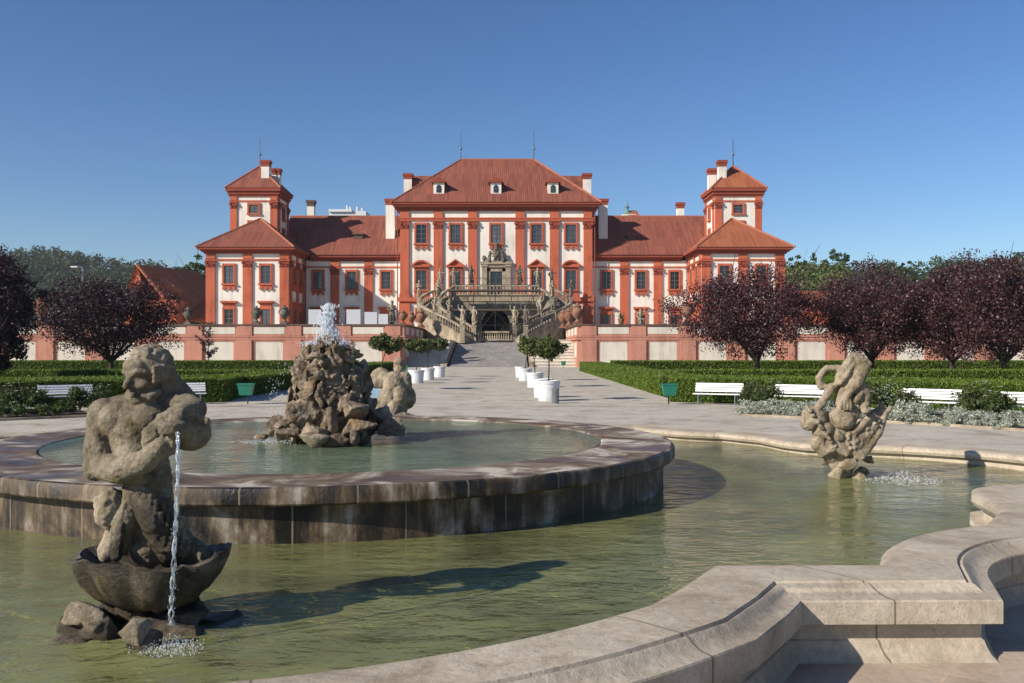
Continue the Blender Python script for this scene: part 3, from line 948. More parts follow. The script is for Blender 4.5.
for s in (-1,1):
    for x in (16.35,20.65): pilaster(s*x, WGY, PZ, 11.28, 12.15, 1.08, .2, frieze=(12.34,12.99))
    for x in (25.15,29.55,33.95): pilaster(s*x, PVY, PZ, 11.55, 12.31, 1.1, .22, frieze=(12.52,13.14))
    # inner side of the pavilion, facing the axis
    for y in (111.55,115.0,118.4): pilaster(s*24.6, y, PZ, 11.55, 12.31, .85, .16, rz=(R(90) if s<0 else R(-90)), frieze=(12.52,13.14))
    for x in (27.95,33.0): pilaster(s*x, 117, 12.5, 19.45, 20.27, .85, .16, frieze=(20.48,20.94), base=False)
    for y in (117.5,122.1): pilaster(s*27.5, y, 12.5, 19.45, 20.27, .8, .14, rz=(R(90) if s<0 else R(-90)), frieze=(20.48,20.94), base=False)

# --- windows: frame (surround, sill, muntins) with a pane as sub-part
winmesh = {}
def win_mesh(kind, w, h, fr):
    key = (kind,w,h,fr)
    if key in winmesh: return winmesh[key]
    b = MB(); d = .16
    b.m = 0
    b.box(-w/2-fr,-w/2,-d,.02,-.02,h+fr); b.box(w/2,w/2+fr,-d,.02,-.02,h+fr)
    b.box(-w/2,w/2,-d,.02,h,h+fr-.002)
    b.box(-w/2-fr*.55,-w/2-fr*.3,-d-.03,-d+.01,-.02,h+fr*.7); b.box(w/2+fr*.3,w/2+fr*.55,-d-.03,-d+.01,-.02,h+fr*.7)
    if kind in ('sill','ornate'):
        b.box(-w/2-fr*1.3,w/2+fr*1.3,-d-.16,.02,-.22,-.021)
        if kind == 'ornate':
            b.box(-w/2-fr*.6,w/2+fr*.6,-d-.02,.02,-.48,-.221)
            for sx in (-1,0,1):
                x = sx*(w/2+fr*.2)
                b.prism_y([(x-.20,-.48),(x-.14,-.74),(x,-.84),(x+.14,-.74),(x+.20,-.48)], -d-.09, .02)
        else:
            b.box(-w/2-fr,w/2+fr,-d+.02,.02,-.62,-.221)
            for sx in (-1,0,1): b.box(sx*(w/2+fr*.3)-.18,sx*(w/2+fr*.3)+.18,-d-.03,.02,-.78,-.24)
    if kind in ('pediment','segment'):
        b.box(-w/2-fr*1.2,w/2+fr*1.2,-d-.14,.02,-.2,-.021)
        b.box(-w/2-fr,w/2+fr,-d+.03,.02,-.95,-.201)
        W = w/2+fr*2.1; zb = h+fr+.14
        b.box(-w/2-fr*.8,w/2+fr*.8,-d+.02,.02,h+fr,zb)
        b.box(-W,W,-d-.30,.02,zb,zb+.16)
        zb += .16
        if kind == 'pediment':
            b.prism_y([(-W+.1,zb),(W-.1,zb),(0,zb+.62)], -d-.06, .02)
            for sx in (-1,1):
                p = [(sx*W,zb),(sx*(W-.30),zb),(0,zb+.66),(0,zb+.86)]
                b.prism_y(p if sx<0 else p[::-1], -d-.34, .02)
        else:
            n = 12; a0 = R(35)
            rr = W/math.sin(R(62)); zc = zb - rr*math.cos(R(62))
            out = [(rr*math.sin(R(62)*(1-2*k/n)), zc+rr*math.cos(R(62)*(1-2*k/n))) for k in range(n+1)]
            r2 = rr-.22
            inn = [(r2*math.sin(R(62)*(1-2*k/n)), zc+r2*math.cos(R(62)*(1-2*k/n))) for k in range(n+1)]
            for k in range(n): b.prism_y([out[k],inn[k],inn[k+1],out[k+1]][::-1], -d-.34, .02)
            b.prism_y([(x,max(z,zb)) for x,z in inn][::-1], -d-.06, .02)
    if kind == 'lintel':
        zb = h+fr
        b.box(-w/2-fr*.7,w/2+fr*.7,-d+.02,.02,zb,zb+.38)
        b.box(-w/2-fr*1.3,w/2+fr*1.3,-d-.10,.02,zb+.381,zb+.52); b.box(-w/2-fr*1.7,w/2+fr*1.7,-d-.30,.02,zb+.521,zb+.74)
        b.box(-w/2-fr*1.2,w/2+fr*1.2,-d-.12,.02,-.2,-.021)
    if kind == 'small':
        b.box(-w/2-fr*1.2,w/2+fr*1.2,-d-.1,.02,-.2,-.021)
    b.m = 1                                 # sash bars
    t = .045
    b.box(-t*1.2,t*1.2,-.085,.0,0,h)
    nr = 3 if h > 1.8 else 2
    for i in range(1,nr+1):
        z = h*i/(nr+1)
        b.box(-w/2,w/2,-.083,.0,z-t*(1.3 if i==2 and nr==3 else .8),z+t)
    b.box(-w/2,-w/2+.06,-.09,0,0,h); b.box(w/2-.06,w/2,-.09,0,0,h); b.box(-w/2+.06,w/2-.06,-.088,0,0,.07); b.box(-w/2+.06,w/2-.06,-.088,0,h-.07,h)
    fm = b.mesh('window', [M['red_wall'], M['sash']])
    b = MB(); b.box(-w/2-.05,w/2+.05,-.045,.015,-.01,h+.02)
    pm = b.mesh('pane', M['pane'])
    winmesh[key] = (fm, pm)
    return winmesh[key]
def window(kind, xc, Y, z, w, h, fr=.27, rz=0):
    fm, pm = win_mesh(kind, w, h, fr)
    o = link('window', fm, palace, (xc, Y-PY, z-PZ)); o.rotation_euler = (0,0,rz)
    link('pane', pm, o, (0,0,0))
    return o
for x in (-9.48,-5.14,0,5.14,9.48):
    window('ornate', x, PY, 15.2, 1.28, 2.35)
    if x: window('segment' if abs(x) > 7 else 'pediment', x, PY, 9.30, 1.30, 2.45)
    if x: window('small', x, PY, 5.5, 1.2, 1.25, .24)
for s in (-1,1):
    for x in (14.1,18.5,22.8):
        window('ornate', s*x, WGY, 9.45, 1.12, 2.2, .28)
        window('lintel', s*x, WGY, 4.0, 1.1, 2.15, .26)
    for x in (27.35,31.75):
        window('ornate', s*x, PVY, 9.6, 1.1, 2.1, .27)
        window('lintel', s*x, PVY, 4.3, 1.05, 2.2, .26)
    for y in (113.3,116.7):
        window('ornate', s*24.6, y, 9.6, 1.0, 2.1, .25, rz=(R(90) if s<0 else R(-90)))
        window('lintel', s*24.6, y, 4.3, 1.0, 2.2, .25, rz=(R(90) if s<0 else R(-90)))
    window('small', s*30.45, 117, 18.85, 1.15, 1.05, .26)
    window('small', s*30.45, 117, 16.7, 1.15, 1.0, .26)
    for z in (18.4,15.6): window('small', s*27.5, 119.8, z, .9, 1.5, .22, rz=(R(90) if s<0 else R(-90)))

# --- roofs
def hip(name, x0,x1,y0,y1,z0, rx0,rx1,ry,z1, mat_=None):
    b = PB()
    A,B,C,D = (x0,y0,z0),(x1,y0,z0),(x1,y1,z0),(x0,y1,z0)
    E,G = (rx0,ry,z1),(rx1,ry,z1)
    if rx1-rx0 > .01:
        b.roof([A,B,G,E]); b.roof([C,D,E,G])
    else:
        b.roof([A,B,E]); b.roof([C,D,E])
    b.roof([B,C,G]); b.roof([D,A,E])
    b.add([A,B,C,D], [(3,2,1,0)])
    o = b.done(name, mat_ or M['tile'], recalc=False)
    r = MB()
    for p,q in ((A,E),(D,E),(B,G),(C,G)) + (((E,G),) if rx1-rx0>.01 else ()):
        r.bar(p,q,.13)
    me = r.mesh('ridge_tiles', M['ridge'], (0,PY,PZ)); link('ridge_tiles', me, o)
    return o
hip('roof', -13.25,13.25,PY-1.05,138.5,20.285, -5.0,5.0,127.4,27.75)
for s in (-1,1):
    # wing roof: a gable-shaped strip running into the central block and the pavilion
    x0, x1 = (s*12.3, s*28.0)
    b = PB()
    ye, ze, yr, zr, yb = WGY-.85, 13.76, 126.0, 19.75, 133.0
    if s > 0: b.roof([(x0,ye,ze),(x1,ye,ze),(x1,yr,zr),(x0,yr,zr)]); b.roof([(x1,yb,ze),(x0,yb,ze),(x0,yr,zr),(x1,yr,zr)])
    else: b.roof([(x1,ye,ze),(x0,ye,ze),(x0,yr,zr),(x1,yr,zr)]); b.roof([(x0,yb,ze),(x1,yb,ze),(x1,yr,zr),(x0,yr,zr)])
    b.add([(x1,ye,ze),(x1,yb,ze),(x1,yr,zr)], [(0,1,2)])
    ro = b.done('roof', M['tile'], recalc=False)
    r = MB(); r.bar((x0,yr,zr),(x1,yr,zr),.13); link('ridge_tiles', r.mesh('ridge_tiles', M['ridge'], (0,PY,PZ)), ro)
    c = s*29.65
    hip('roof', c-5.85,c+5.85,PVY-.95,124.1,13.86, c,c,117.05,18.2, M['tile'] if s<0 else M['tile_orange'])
    t = s*30.475
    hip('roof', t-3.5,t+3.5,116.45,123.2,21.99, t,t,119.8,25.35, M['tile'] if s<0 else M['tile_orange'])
# back roof bit between the rear chimneys
for s in (-1,1):
    b = PB(); b.roof([(s*8.5,128.5,25.0),(s*12.6,128.5,25.0),(s*12.6,130,26.0),(s*8.5,130,26.0)] if s>0 else [(s*12.6,128.5,25.0),(s*8.5,128.5,25.0),(s*8.5,130,26.0),(s*12.6,130,26.0)])
    b.add([(s*8.5,128.5,22),(s*12.6,128.5,22),(s*12.6,128.5,25),(s*8.5,128.5,25)],[(0,1,2,3)])
    b.done('roof', M['tile'], recalc=False)

# --- dormers
for x in (-7.35,-.05,7.25):
    yd, z0 = 118.85, 21.55
    b = PB(); b.box(x-.68,x+.68,yd,yd+2.6,z0-.15,z0+1.5); b.box(x-.76,x+.76,yd-.05,yd+.3,z0-.17,z0+.05)
    dm = b.done('dormer', M['white_wall'])
    r = MB()
    r.prism_y([(x-1.0,z0+1.5),(x+1.0,z0+1.5),(x+1.0,z0+1.62),(x,z0+2.15),(x-1.0,z0+1.62)], yd-.28, yd+3.3)
    link('dormer_roof', r.mesh('dormer_roof', M['deep_red'], (0,PY,PZ)), dm)
    r = MB()
    pts = [(x-.32,z0+.22),(x+.32,z0+.22),(x+.32,z0+.85)] + [(x+.32*math.cos(R(a)), z0+.85+.36*math.sin(R(a))) for a in range(20,180,20)] + [(x-.32,z0+.85)]
    r.prism_y(pts, yd-.035, yd+.02)
    link('dormer_window', r.mesh('dormer_window', M['pane'], (0,PY,PZ)), dm)
    r = MB(); r.box(x-.025,x+.025,yd-.07,yd-.036,z0+.2,z0+1.18); r.box(x-.32,x+.32,yd-.068,yd-.036,z0+.66,z0+.71)
    link('dormer_sash', r.mesh('dormer_sash', M['sash'], (0,PY,PZ)), dm)
for s, x in ((-1,(355.5-512)*.128+2),):
    b = PB(); b.box(x-.6,x+.6,121.2,123,15.9,16.7); b.box(x-.8,x+.8,121.0,123.2,16.701,16.85); b.done('roof_hatch', M['coping_dark'])
b = PB(); x = 17.6; b.box(x-.6,x+.6,121.0,123,15.7,16.5); b.box(x-.8,x+.8,120.8,123.2,16.501,16.65); b.done('roof_hatch', M['coping_dark'])

# --- chimneys
def chimney(x, Y, z0, z1, w, d=None, capm=None, grey=False):
    d = d or w*.9
    b = PB(); b.box(x-w/2,x+w/2,Y,Y+d,z0,z1)
    c = b.done('chimney', M['white_wall'])
    h = .78
    r = MB(); r.box(x-w*.54,x+w*.54,Y-.06,Y+d+.06,z1,z1+h*.55); r.box(x-w*.64,x+w*.64,Y-.14,Y+d+.14,z1+h*.551,z1+h)
    link('chimney_cap', r.mesh('chimney_cap', capm or M['deep_red'], (0,PY,PZ)), c)
for s in (-1,1):
    chimney(s*12.35, 128, 20, 25.2, 1.1)
    chimney(s*13.9, 121.3, 15.0, 20.6, 1.15)
    chimney(-29.3 if s<0 else 28.7, 117.9, 22.0, 24.95, 1.0)
    chimney(s*28.75 if s<0 else 28.1, 121.0, 21.8, 24.5, 1.0)
chimney((311.5-512)*.137+2, 126.8, 18, 21.3, .95, capm=M['coping_dark'])
chimney((680-512)*.137+2, 126.8, 18, 21.0, .95)

# --- spires with balls
for x, Y, z0, z1 in ((-5.0,127.4,27.7,31.6),(5.0,127.4,27.7,31.6),(-30.475,119.8,25.3,29.0),(30.475,119.8,25.3,29.0)):
    b = PB(); b.tube([(x,Y,z0),(x,Y,z0+1.2),(x,Y,z1)],[.07,.05,.03],6)
    fl = b.done('roof_spire', M['dark_metal'])
    r = MB(); r.lathe([(0,-.2),(.14,-.14),(.2,0),(.14,.14),(0,.2)], (x,Y,z0+1.55), 10)
    link('ball', r.mesh('ball', M['metal_grey'], (0,PY,PZ), smooth=True), fl)
# downpipes
for s in (-1,1):
    b = PB(); b.tube([(s*13.1,PY-.9,20.2),(s*12.5,PY-.2,19.2),(s*12.5,PY-.15,4)],.07,6); b.done('downpipe', M['deep_red'])
    b = PB(); b.tube([(s*24.2,WGY-.8,13.7),(s*24.35,WGY-.15,13.0),(s*24.35,WGY-.15,4)],.06,6); b.done('downpipe', M['deep_red'])
# --- portal at the head of the stairs
b = PB()
for s in (-1,1):
    b.box(s*1.5-.32,s*1.5+.32,PY-.45,PY+.02,8.4,12.2); b.box(s*1.5-.42,s*1.5+.42,PY-.55,PY+.02,12.2,12.5)
    b.box(s*.95-.2,s*.95+.2,PY-.25,PY+.02,8.4,12.0)
b.box(-1.15,1.15,PY-.25,PY+.02,11.6,12.1); b.box(-2.0,2.0,PY-.62,PY+.02,12.5,12.85); b.box(-1.7,1.7,PY-.45,PY+.02,12.1,12.499)
po = b.done('portal', M['sand_stone'])
r = MB(); r.box(-.76,.76,PY-.10,PY+.015,8.4,11.61); link('door', r.mesh('door', M['pane'], (0,PY,PZ)), po)
r = MB()
r.box(-.03,.03,PY-.14,PY-.101,8.4,11.5)
for z in (9.2,10.0,10.8): r.box(-.75,.75,PY-.138,PY-.101,z-.03,z+.03)
link('door_bars', r.mesh('door_bars', M['sash'], (0,PY,PZ)), po)

# ------------------------------------------------------------------ sculpting: overlapping rounded shapes fused into ONE skin
DG = None
class Sculpt:
    def __init__(s): s.bm = bmesh.new()
    def ell(s, c, r, rot=(0,0,0), sub=3):
        Mx = Matrix.LocRotScale(Vector(c), Euler([R(a) for a in rot]), Vector(r if hasattr(r,'__len__') else (r,r,r)))
        bmesh.ops.create_icosphere(s.bm, subdivisions=sub, radius=1.0, matrix=Mx)
    def cap(s, pts, rad):
        pts = [Vector(p) for p in pts]
        if not hasattr(rad,'__len__'): rad = [rad]*len(pts)
        for p, r in zip(pts, rad): s.ell(p, r, sub=2)
        for i in range(len(pts)-1):
            a, b = pts[i], pts[i+1]; d = b-a
            if d.length < 1e-5: continue
            q = d.to_track_quat('Z','Y').to_matrix().to_4x4()
            bmesh.ops.create_cone(s.bm, cap_ends=True, segments=16, radius1=rad[i], radius2=rad[i+1], depth=d.length,
                                  matrix=Matrix.Translation((a+b)/2) @ q)
    def hull(s, c, r, seed, n=16, flat=.0):
        rd = random.Random(seed)
        vs = []
        for i in range(n):
            v = Vector((rd.gauss(0,1),rd.gauss(0,1),rd.gauss(0,1))).normalized()
            k = rd.uniform(.78,1.08)
            vs.append(s.bm.verts.new((c[0]+v.x*r[0]*k, c[1]+v.y*r[1]*k, c[2]+v.z*r[2]*k)))
        res = bmesh.ops.convex_hull(s.bm, input=vs)
        bad = [e for e in res['geom_interior'] if isinstance(e, bmesh.types.BMVert)]
        if bad: bmesh.ops.delete(s.bm, geom=bad, context='VERTS')
    def lathe(s, prof, c, n=28):
        b = MB(); b.lathe(prof, c, n)
        vs = [s.bm.verts.new(p) for p in b.v]
        for f in b.f: s.bm.faces.new([vs[i] for i in f])
    def mesh(s, name, mat_, voxel=.012, smooth=4, nz=(), fac=.5, mask=None):
        me = bpy.data.meshes.new(name); s.bm.to_mesh(me); s.bm.free()
        o = bpy.data.objects.new('tmp', me); COL.objects.link(o)
        m = o.modifiers.new('r','REMESH'); m.mode = 'VOXEL'; m.voxel_size = voxel
        if smooth:
            k = o.modifiers.new('s','SMOOTH'); k.iterations = smooth; k.factor = fac
        dg = bpy.context.evaluated_depsgraph_get(); dg.update()
        r = bpy.data.meshes.new_from_object(o.evaluated_get(dg))
        bpy.data.objects.remove(o); bpy.data.meshes.remove(me)
        r.name = name
        if nz:
            n = len(r.vertices)
            co = np.empty(n*3, dtype=np.float32); no = np.empty(n*3, dtype=np.float32)
            r.vertices.foreach_get('co', co); r.vertices.foreach_get('normal', no)
            co = co.reshape(-1,3); no = no.reshape(-1,3)
            d = np.zeros(n)
            for fr, am in nz:
                d += np.array([mnoise.noise(Vector((float(p[0])*fr,float(p[1])*fr,float(p[2])*fr))) for p in co])*am
            if mask is not None: d *= mask(co)
            co = co + no*d[:,None]
            r.vertices.foreach_set('co', co.astype(np.float32).ravel())
        r.materials.clear(); r.materials.append(mat_)
        r.polygons.foreach_set('use_smooth', [True]*len(r.polygons))
        r.update()
        return r

# ------------------------------------------------------------------ the merman fountain in the near lobe
mo = Vector((-1.88, 4.86, .20))
merman = empty('merman_fountain', mo, 'grey stone merman on a shell hugging a jug that spouts water', 'statue')
def P2(px, py, d=0.0):                    # merman coordinates: picture-like right/up, d = depth away from the viewer
    Y = mo.y + d
    return (X(px,Y) - mo.x, d, Z(py,Y) - mo.z)
s = Sculpt()
# trunk
s.cap([P2(150,548,.02),P2(150,510,.02),P2(149,480,.02)],[.105,.078,.100])
s.cap([P2(148,478,.02),P2(140,452,.02),P2(136,425,.01)],[.125,.135,.15])
s.ell(P2(118,420,-.03),(.095,.10,.10)); s.ell(P2(150,418,-.04),(.10,.10,.095))      # chest
s.ell(P2(134,412,.05),(.20,.12,.10))                                                  # shoulders
s.ell(P2(135,455,-.06),(.10,.085,.10)); s.ell(P2(140,476,-.06),(.10,.08,.06))         # belly folds
# his right arm (left in the picture): hangs, then folds across to the jug
s.ell(P2(104,414,.0),(.082,.09,.085))
s.cap([P2(103,416,0),P2(99,440,-.02),P2(102,466,-.05)],[.076,.072,.068])
s.cap([P2(102,466,-.05),P2(122,470,-.15),P2(146,461,-.20),P2(162,445,-.215)],[.070,.073,.058,.042])
s.ell(P2(96,448,.03),(.045,.07,.07)); s.cap([P2(95,470,.02),P2(92,445,.06),P2(91,430,.05)],[.06,.045,.02])
s.ell(P2(113,455,.02),(.055,.06,.07))
for k in range(4): s.cap([P2(164,443+k*4,-.205),P2(172,438+k*4.5,-.215),P2(177,438+k*5,-.20)],[.021,.018,.014])
s.cap([P2(161,438,-.20),P2(167,430,-.215)],[.02,.014])
# his left arm: over the top of the jug
s.ell(P2(176,406,.03),(.068,.075,.062))
s.cap([P2(172,404,.02),P2(188,404,-.02),P2(196,409,-.09)],[.060,.056,.052])
s.cap([P2(196,409,-.09),P2(182,412,-.17),P2(166,420,-.20),P2(154,428,-.20)],[.058,.052,.042,.034])
for k in range(4): s.cap([P2(156,424+k*3.5,-.215),P2(148,428+k*4,-.225),P2(143,433+k*4,-.205)],[.017,.015,.012])
# jug
s.ell(P2(190,431,-.06),(.108,.115,.105)); s.cap([P2(185,430,-.12),P2(177,424,-.22)],[.075,.056])
s.lathe([(.0,-.05),(.07,-.05),(.078,0),(.058,.012),(.0,.012)], P2(174,423,-.235))
# neck, head turned to the left, beard, hair, ear
s.cap([P2(142,410,.03),P2(147,390,.02)],[.085,.075])
HO = Vector(P2(147.5,373.5,.0)); HF = Vector((-.42,-.88,-.13)).normalized(); HR = HF.cross(Vector((0,0,1))).normalized(); HU = HR.cross(HF)
def hp(a, b_, c): return HO + HR*a + HF*b_ + HU*c
s.ell(hp(0,-.02,.025),(.105,.115,.102)); s.ell(hp(0,.035,-.035),(.078,.080,.092))       # skull, face mass
s.ell(hp(0,.065,.05),(.070,.062,.045))                                                     # forehead
for q in (-1,1):
    s.cap([hp(q*.068,.078,.018),hp(q*.040,.104,.026),hp(q*.012,.112,.014)],[.015,.018,.016])   # brow
    s.ell(hp(q*.036,.092,-.010),.0155,sub=2)                                               # eye
    s.cap([hp(q*.056,.080,-.040),hp(q*.034,.096,-.050)],[.027,.022])                         # cheek
    s.ell(hp(q*.017,.122,-.048),.0125,sub=2); s.ell(hp(q*.102,-.005,-.012),(.022,.028,.036))   # nostril, ear
s.cap([hp(0,.108,.012),hp(0,.126,-.018),hp(0,.146,-.044)],[.012,.0145,.019])                # nose
s.cap([hp(-.030,.100,-.076),hp(0,.118,-.072),hp(.030,.100,-.076)],[.009,.0115,.009])        # lips
s.cap([hp(-.024,.100,-.097),hp(0,.114,-.098),hp(.024,.100,-.097)],[.009,.012,.009])
rd = random.Random(3)
for k in range(19):                                             # beard along the jaw
    t = -1+2*k/18; s.ell(hp(.088*math.sin(t*1.45), .02+.085*math.cos(t*1.45), -.075-.050*math.cos(t*1.3)+rd.uniform(-.008,.008)), rd.uniform(.021,.027), sub=2)
    if k%2: s.ell(hp(.075*math.sin(t*1.3), .02+.075*math.cos(t*1.3), -.125-.018*math.cos(t*1.3)), .024, sub=2)
s.cap([hp(-.012,.118,-.086),hp(-.045,.150,-.088)],[.012,.016])                              # reed at the mouth
for k in range(150):                                            # curls
    a = rd.uniform(0,2*math.pi); e = rd.uniform(-.35,1.5)
    v = (math.cos(a)*math.cos(e)*.106, math.sin(a)*math.cos(e)*.118-.02, math.sin(e)*.104+.03)
    if v[1] > .020 and v[2] < .100: continue
    s.ell(hp(*v), rd.uniform(.015,.024), sub=2)
# arm bent up beside the head
s.cap([P2(188,403,.09),P2(178,389,.08),P2(168,376,.04)],[.062,.052,.042])
s.ell(P2(164,373,.0),(.035,.05,.045))
for k in range(4): s.cap([P2(164,368+k*4,-.02),P2(158,367+k*4.5,-.075),P2(154,368+k*4.6,-.095)],[.014,.013,.011])
s.ell(P2(176,397,.07),(.075,.07,.045)); s.ell(P2(167,389,.05),(.055,.06,.065)); s.ell(P2(160,399,.03),(.07,.07,.05))
# thighs that end in fins, hip cloth
s.cap([P2(140,492,-.02),P2(126,520,-.10),P2(118,548,-.06)],[.095,.075,.05])
s.cap([P2(158,494,.02),P2(172,522,.0),P2(184,552,.05)],[.065,.050,.042])
s.cap([P2(160,486,.10),P2(162,520,.12),P2(170,554,.14)],[.065,.065,.075])
s.cap([P2(174,515,.06),P2(188,540,.08),P2(205,556,.06)],[.028,.036,.05])
for r_ in range(9):
    for c_ in range(3): s.ell(P2(158+c_*6+(r_%2)*3+r_*2.2, 500+r_*6, -.035-.004*r_), (.015,.012,.016), sub=2)
for k in range(16): s.ell(P2(160+k*3.1, 417+5*math.sin(k*.5)+rd.uniform(-2,2), -.20+.004*k), rd.uniform(.012,.022), sub=2)
mbody = link('body', s.mesh('body', M['statue'], .0062, 1, ((9,.005),(24,.0035),(55,.0028),(110,.0015)), .35, lambda c: np.where(c[:,2] > 1.16, .38, 1.0)), merman)
# carved eyes: pupils
s = Sculpt()                                                   # knob of the curled tail, left
s.ell(P2(110,508,-.10),(.075,.075,.105),(0,15,0)); s.cap([P2(112,535,-.10),P2(108,552,-.12)],[.04,.055])
for k in range(30):
    a = rd.uniform(0,6.3); e = rd.uniform(-1.2,1.4)
    s.ell(Vector(P2(110,508,-.10))+Vector((.07*math.cos(a)*math.cos(e),.07*math.sin(a)*math.cos(e),.10*math.sin(e))), .017, sub=2)
link('curled_tail', s.mesh('curled_tail', M['statue_warm'], .008, 2, ((20,.006),(50,.003))), merman)
s = Sculpt()                                                   # scaly tail hanging in front
s.cap([P2(140,500,-.13),P2(152,525,-.16),P2(166,556,-.12)],[.05,.055,.04])
for r_ in range(10):
    for c_ in range(4):
        s.ell(P2(131+c_*6.6+(r_%2)*3.3+r_*2.4, 496+r_*6.0, -.175+.012*abs(c_-1.5)), (.0165,.014,.018), sub=2)
s.cap([P2(128,500,-.12),P2(120,530,-.17),P2(116,556,-.20)],[.018,.024,.030])
link('scaly_tail', s.mesh('scaly_tail', M['shell_wet'], .008, 1, ((30,.004),)), merman)
# scallop shell bowl
b = MB()
n = 144; vs = []; fs = []
prof = [(.12,.12),(.20,.135),(.275,.18),(.335,.255),(.372,.335),(.382,.385),(.362,.392),(.31,.33),(.19,.27),(.0,.26)]
for r_, z_ in prof:
    for k in range(n):
        a = 2*math.pi*k/n
        lob = 1 + (.11*abs(math.sin(a*4.5+.6))-.06)*(r_/.4) + .05*mnoise.noise(Vector((math.cos(a)*3,math.sin(a)*3,z_*7)))
        w = (.022*math.sin(a*3+1)+.018*math.cos(2*a))*(r_/.4)**2 + .02*mnoise.noise(Vector((math.cos(a)*5,math.sin(a)*5,r_*9)))
        vs.append((r_*lob*math.cos(a), r_*lob*math.sin(a)*.86, z_+w))
for i in range(len(prof)-1):
    for k in range(n): fs.append((i*n+k, i*n+(k+1)%n, (i+1)*n+(k+1)%n, (i+1)*n+k))
fs.append(tuple(range(n-1,-1,-1)))
b.add(vs, fs)
sh = b.build('shell_bowl', M['shell_wet'], merman, local=True, smooth=True, smooth_angle=50)
s = Sculpt()
rk = [((-.30,-.12,.05),(.15,.12,.10)),((-.16,-.20,.06),(.13,.12,.12)),((.05,.0,.04),(.30,.24,.16)),((.10,-.36,.03),(.10,.09,.12)),((.34,.10,.0),(.2,.16,.07)),
      ((-.38,.06,.02),(.13,.14,.08)),((-.22,.2,.05),(.2,.14,.12)),((.2,-.14,.02),(.16,.14,.09)),((-.30,-.30,.0),(.14,.12,.06)),((-.02,-.45,-.05),(.22,.12,.06)),((.38,-.18,-.06),(.18,.12,.06)),((-.14,-.05,.12),(.16,.14,.12))]
for i,(c,r_) in enumerate(rk): s.hull(c, r_, 40+i, 13)
link('rock_base', s.mesh('rock_base', M['shell_wet'], .012, 1, ((8,.012),(26,.008))), merman)
for k,(c,r_) in enumerate((((-.30,-.14,.10),(.13,.10,.07)),((-.19,-.27,.09),(.09,.07,.10)),((.08,-.40,.10),(.085,.07,.09)))):
    s = Sculpt(); s.hull(c, r_, 70+k, 12)
    link('boulder', s.mesh('boulder', M['statue'], .009, 1, ((14,.008),(40,.004))), merman)

s = Sculpt()
for k,(x,y,r_) in enumerate(((-.18,-.34,.13),(-.02,-.50,.15),(.2,-.36,.16),(.36,-.22,.14),(-.36,-.2,.14),(.1,-.62,.12),(-.3,-.45,.1),(.5,-.05,.13))):
    s.hull((x,y,-.025), (r_,r_*.8,.055), 140+k, 14)
M['algae'] = mat_statue('algae covered stone', (.10,.09,.015),(.22,.19,.035),(.33,.30,.09), (.28,.24,.03))
link('algae_rocks', s.mesh('algae_rocks', M['algae'], .012, 2, ((9,.02),(26,.008))), merman)
def splash(name, c, r, h, n, label, seed, size=(.004,.013), ring=True):
    """droplets and broken foam thrown up where falling water meets the pool"""
    rd = random.Random(seed); b = MB()
    for i in range(n):
        a = rd.uniform(0,2*math.pi); q = r*rd.random()**.8
        z = h*max(0,(1-q/r))*rd.random()**1.6
        s_ = rd.uniform(*size)
        p = Vector((c[0]+q*math.cos(a), c[1]+q*math.sin(a)*.8, c[2]+z))
        k = [(s_,0,0),(-s_,0,0),(0,s_,0),(0,-s_,0),(0,0,s_*1.6),(0,0,-s_)]
        b.add([p+Vector(v) for v in k], [(0,2,4),(2,1,4),(1,3,4),(3,0,4),(2,0,5),(1,2,5),(3,1,5),(0,3,5)])
    if ring:
        for i in range(int(n*.35)):
            a = rd.uniform(0,2*math.pi); q = r*(.25+1.1*rd.random()**1.3); s_ = rd.uniform(.003,.008)*(r*2.2)
            p = Vector((c[0]+q*math.cos(a), c[1]+q*math.sin(a)*.75, c[2]+.004))
            m_ = 6; vs = [p+Vector((s_*2*rd.uniform(.5,1)*math.cos(6.283*j/m_), s_*.8*rd.uniform(.5,1)*math.sin(6.283*j/m_), rd.uniform(0,.004))) for j in range(m_)]
            b.add(vs+[p+Vector((0,0,.012))], [(j,(j+1)%m_,m_) for j in range(m_)])
    o = b.build(name, M['foam'], origin=c)
    tag(o, label, 'splash', None, 'stuff')
    return o
# thread of water from the jug
def stream(pts, r0, r1, seed, label):
    rd = random.Random(seed); b = MB()
    pts = [Vector(p) for p in pts]
    rows = []
    for i in range(len(pts)-1):
        for t in np.linspace(0,1,16,endpoint=False): rows.append(pts[i].lerp(pts[i+1], t))
    rows.append(pts[-1])
    n_ = len(rows)
    for strand in range(2):                                     # a clear rope that twists, thins and breaks
        ph = strand*3.1; P = []; Rr = []
        for i, p in enumerate(rows):
            f = i/n_
            w = mnoise.noise(Vector((i*.23, ph, seed)))
            P.append(p + Vector((math.cos(i*.42+ph)*.0042*(1+1.2*f)+.006*w*f, math.sin(i*.42+ph)*.004, 0)))
            Rr.append(r0*(1.15-.35*f)*(1+1.1*mnoise.noise(Vector((i*.31, ph+4, seed)))))
        b.tube(P, [max(.0012,x) for x in Rr], 7)
    for i in range(130):
        f = rd.random()**.55
        p = rows[int(f*(n_-1))] + Vector((rd.gauss(0,.004+.010*f), rd.gauss(0,.008), rd.uniform(-.02,.02))); s_ = rd.uniform(.0012,.0036)
        b.add([p+Vector(v)*s_ for v in ((1,0,0),(-1,0,0),(0,1,0),(0,-1,0),(0,0,2.2),(0,0,-1.4))], [(0,2,4),(2,1,4),(1,3,4),(3,0,4),(2,0,5),(1,2,5),(3,1,5),(0,3,5)])
    o = b.build('water_stream', M['clear'], origin=tuple(pts[-1]), smooth=True)
    return tag(o, label, 'water')
j = lambda px,py,d: tuple(mo + Vector(P2(px,py,d)))
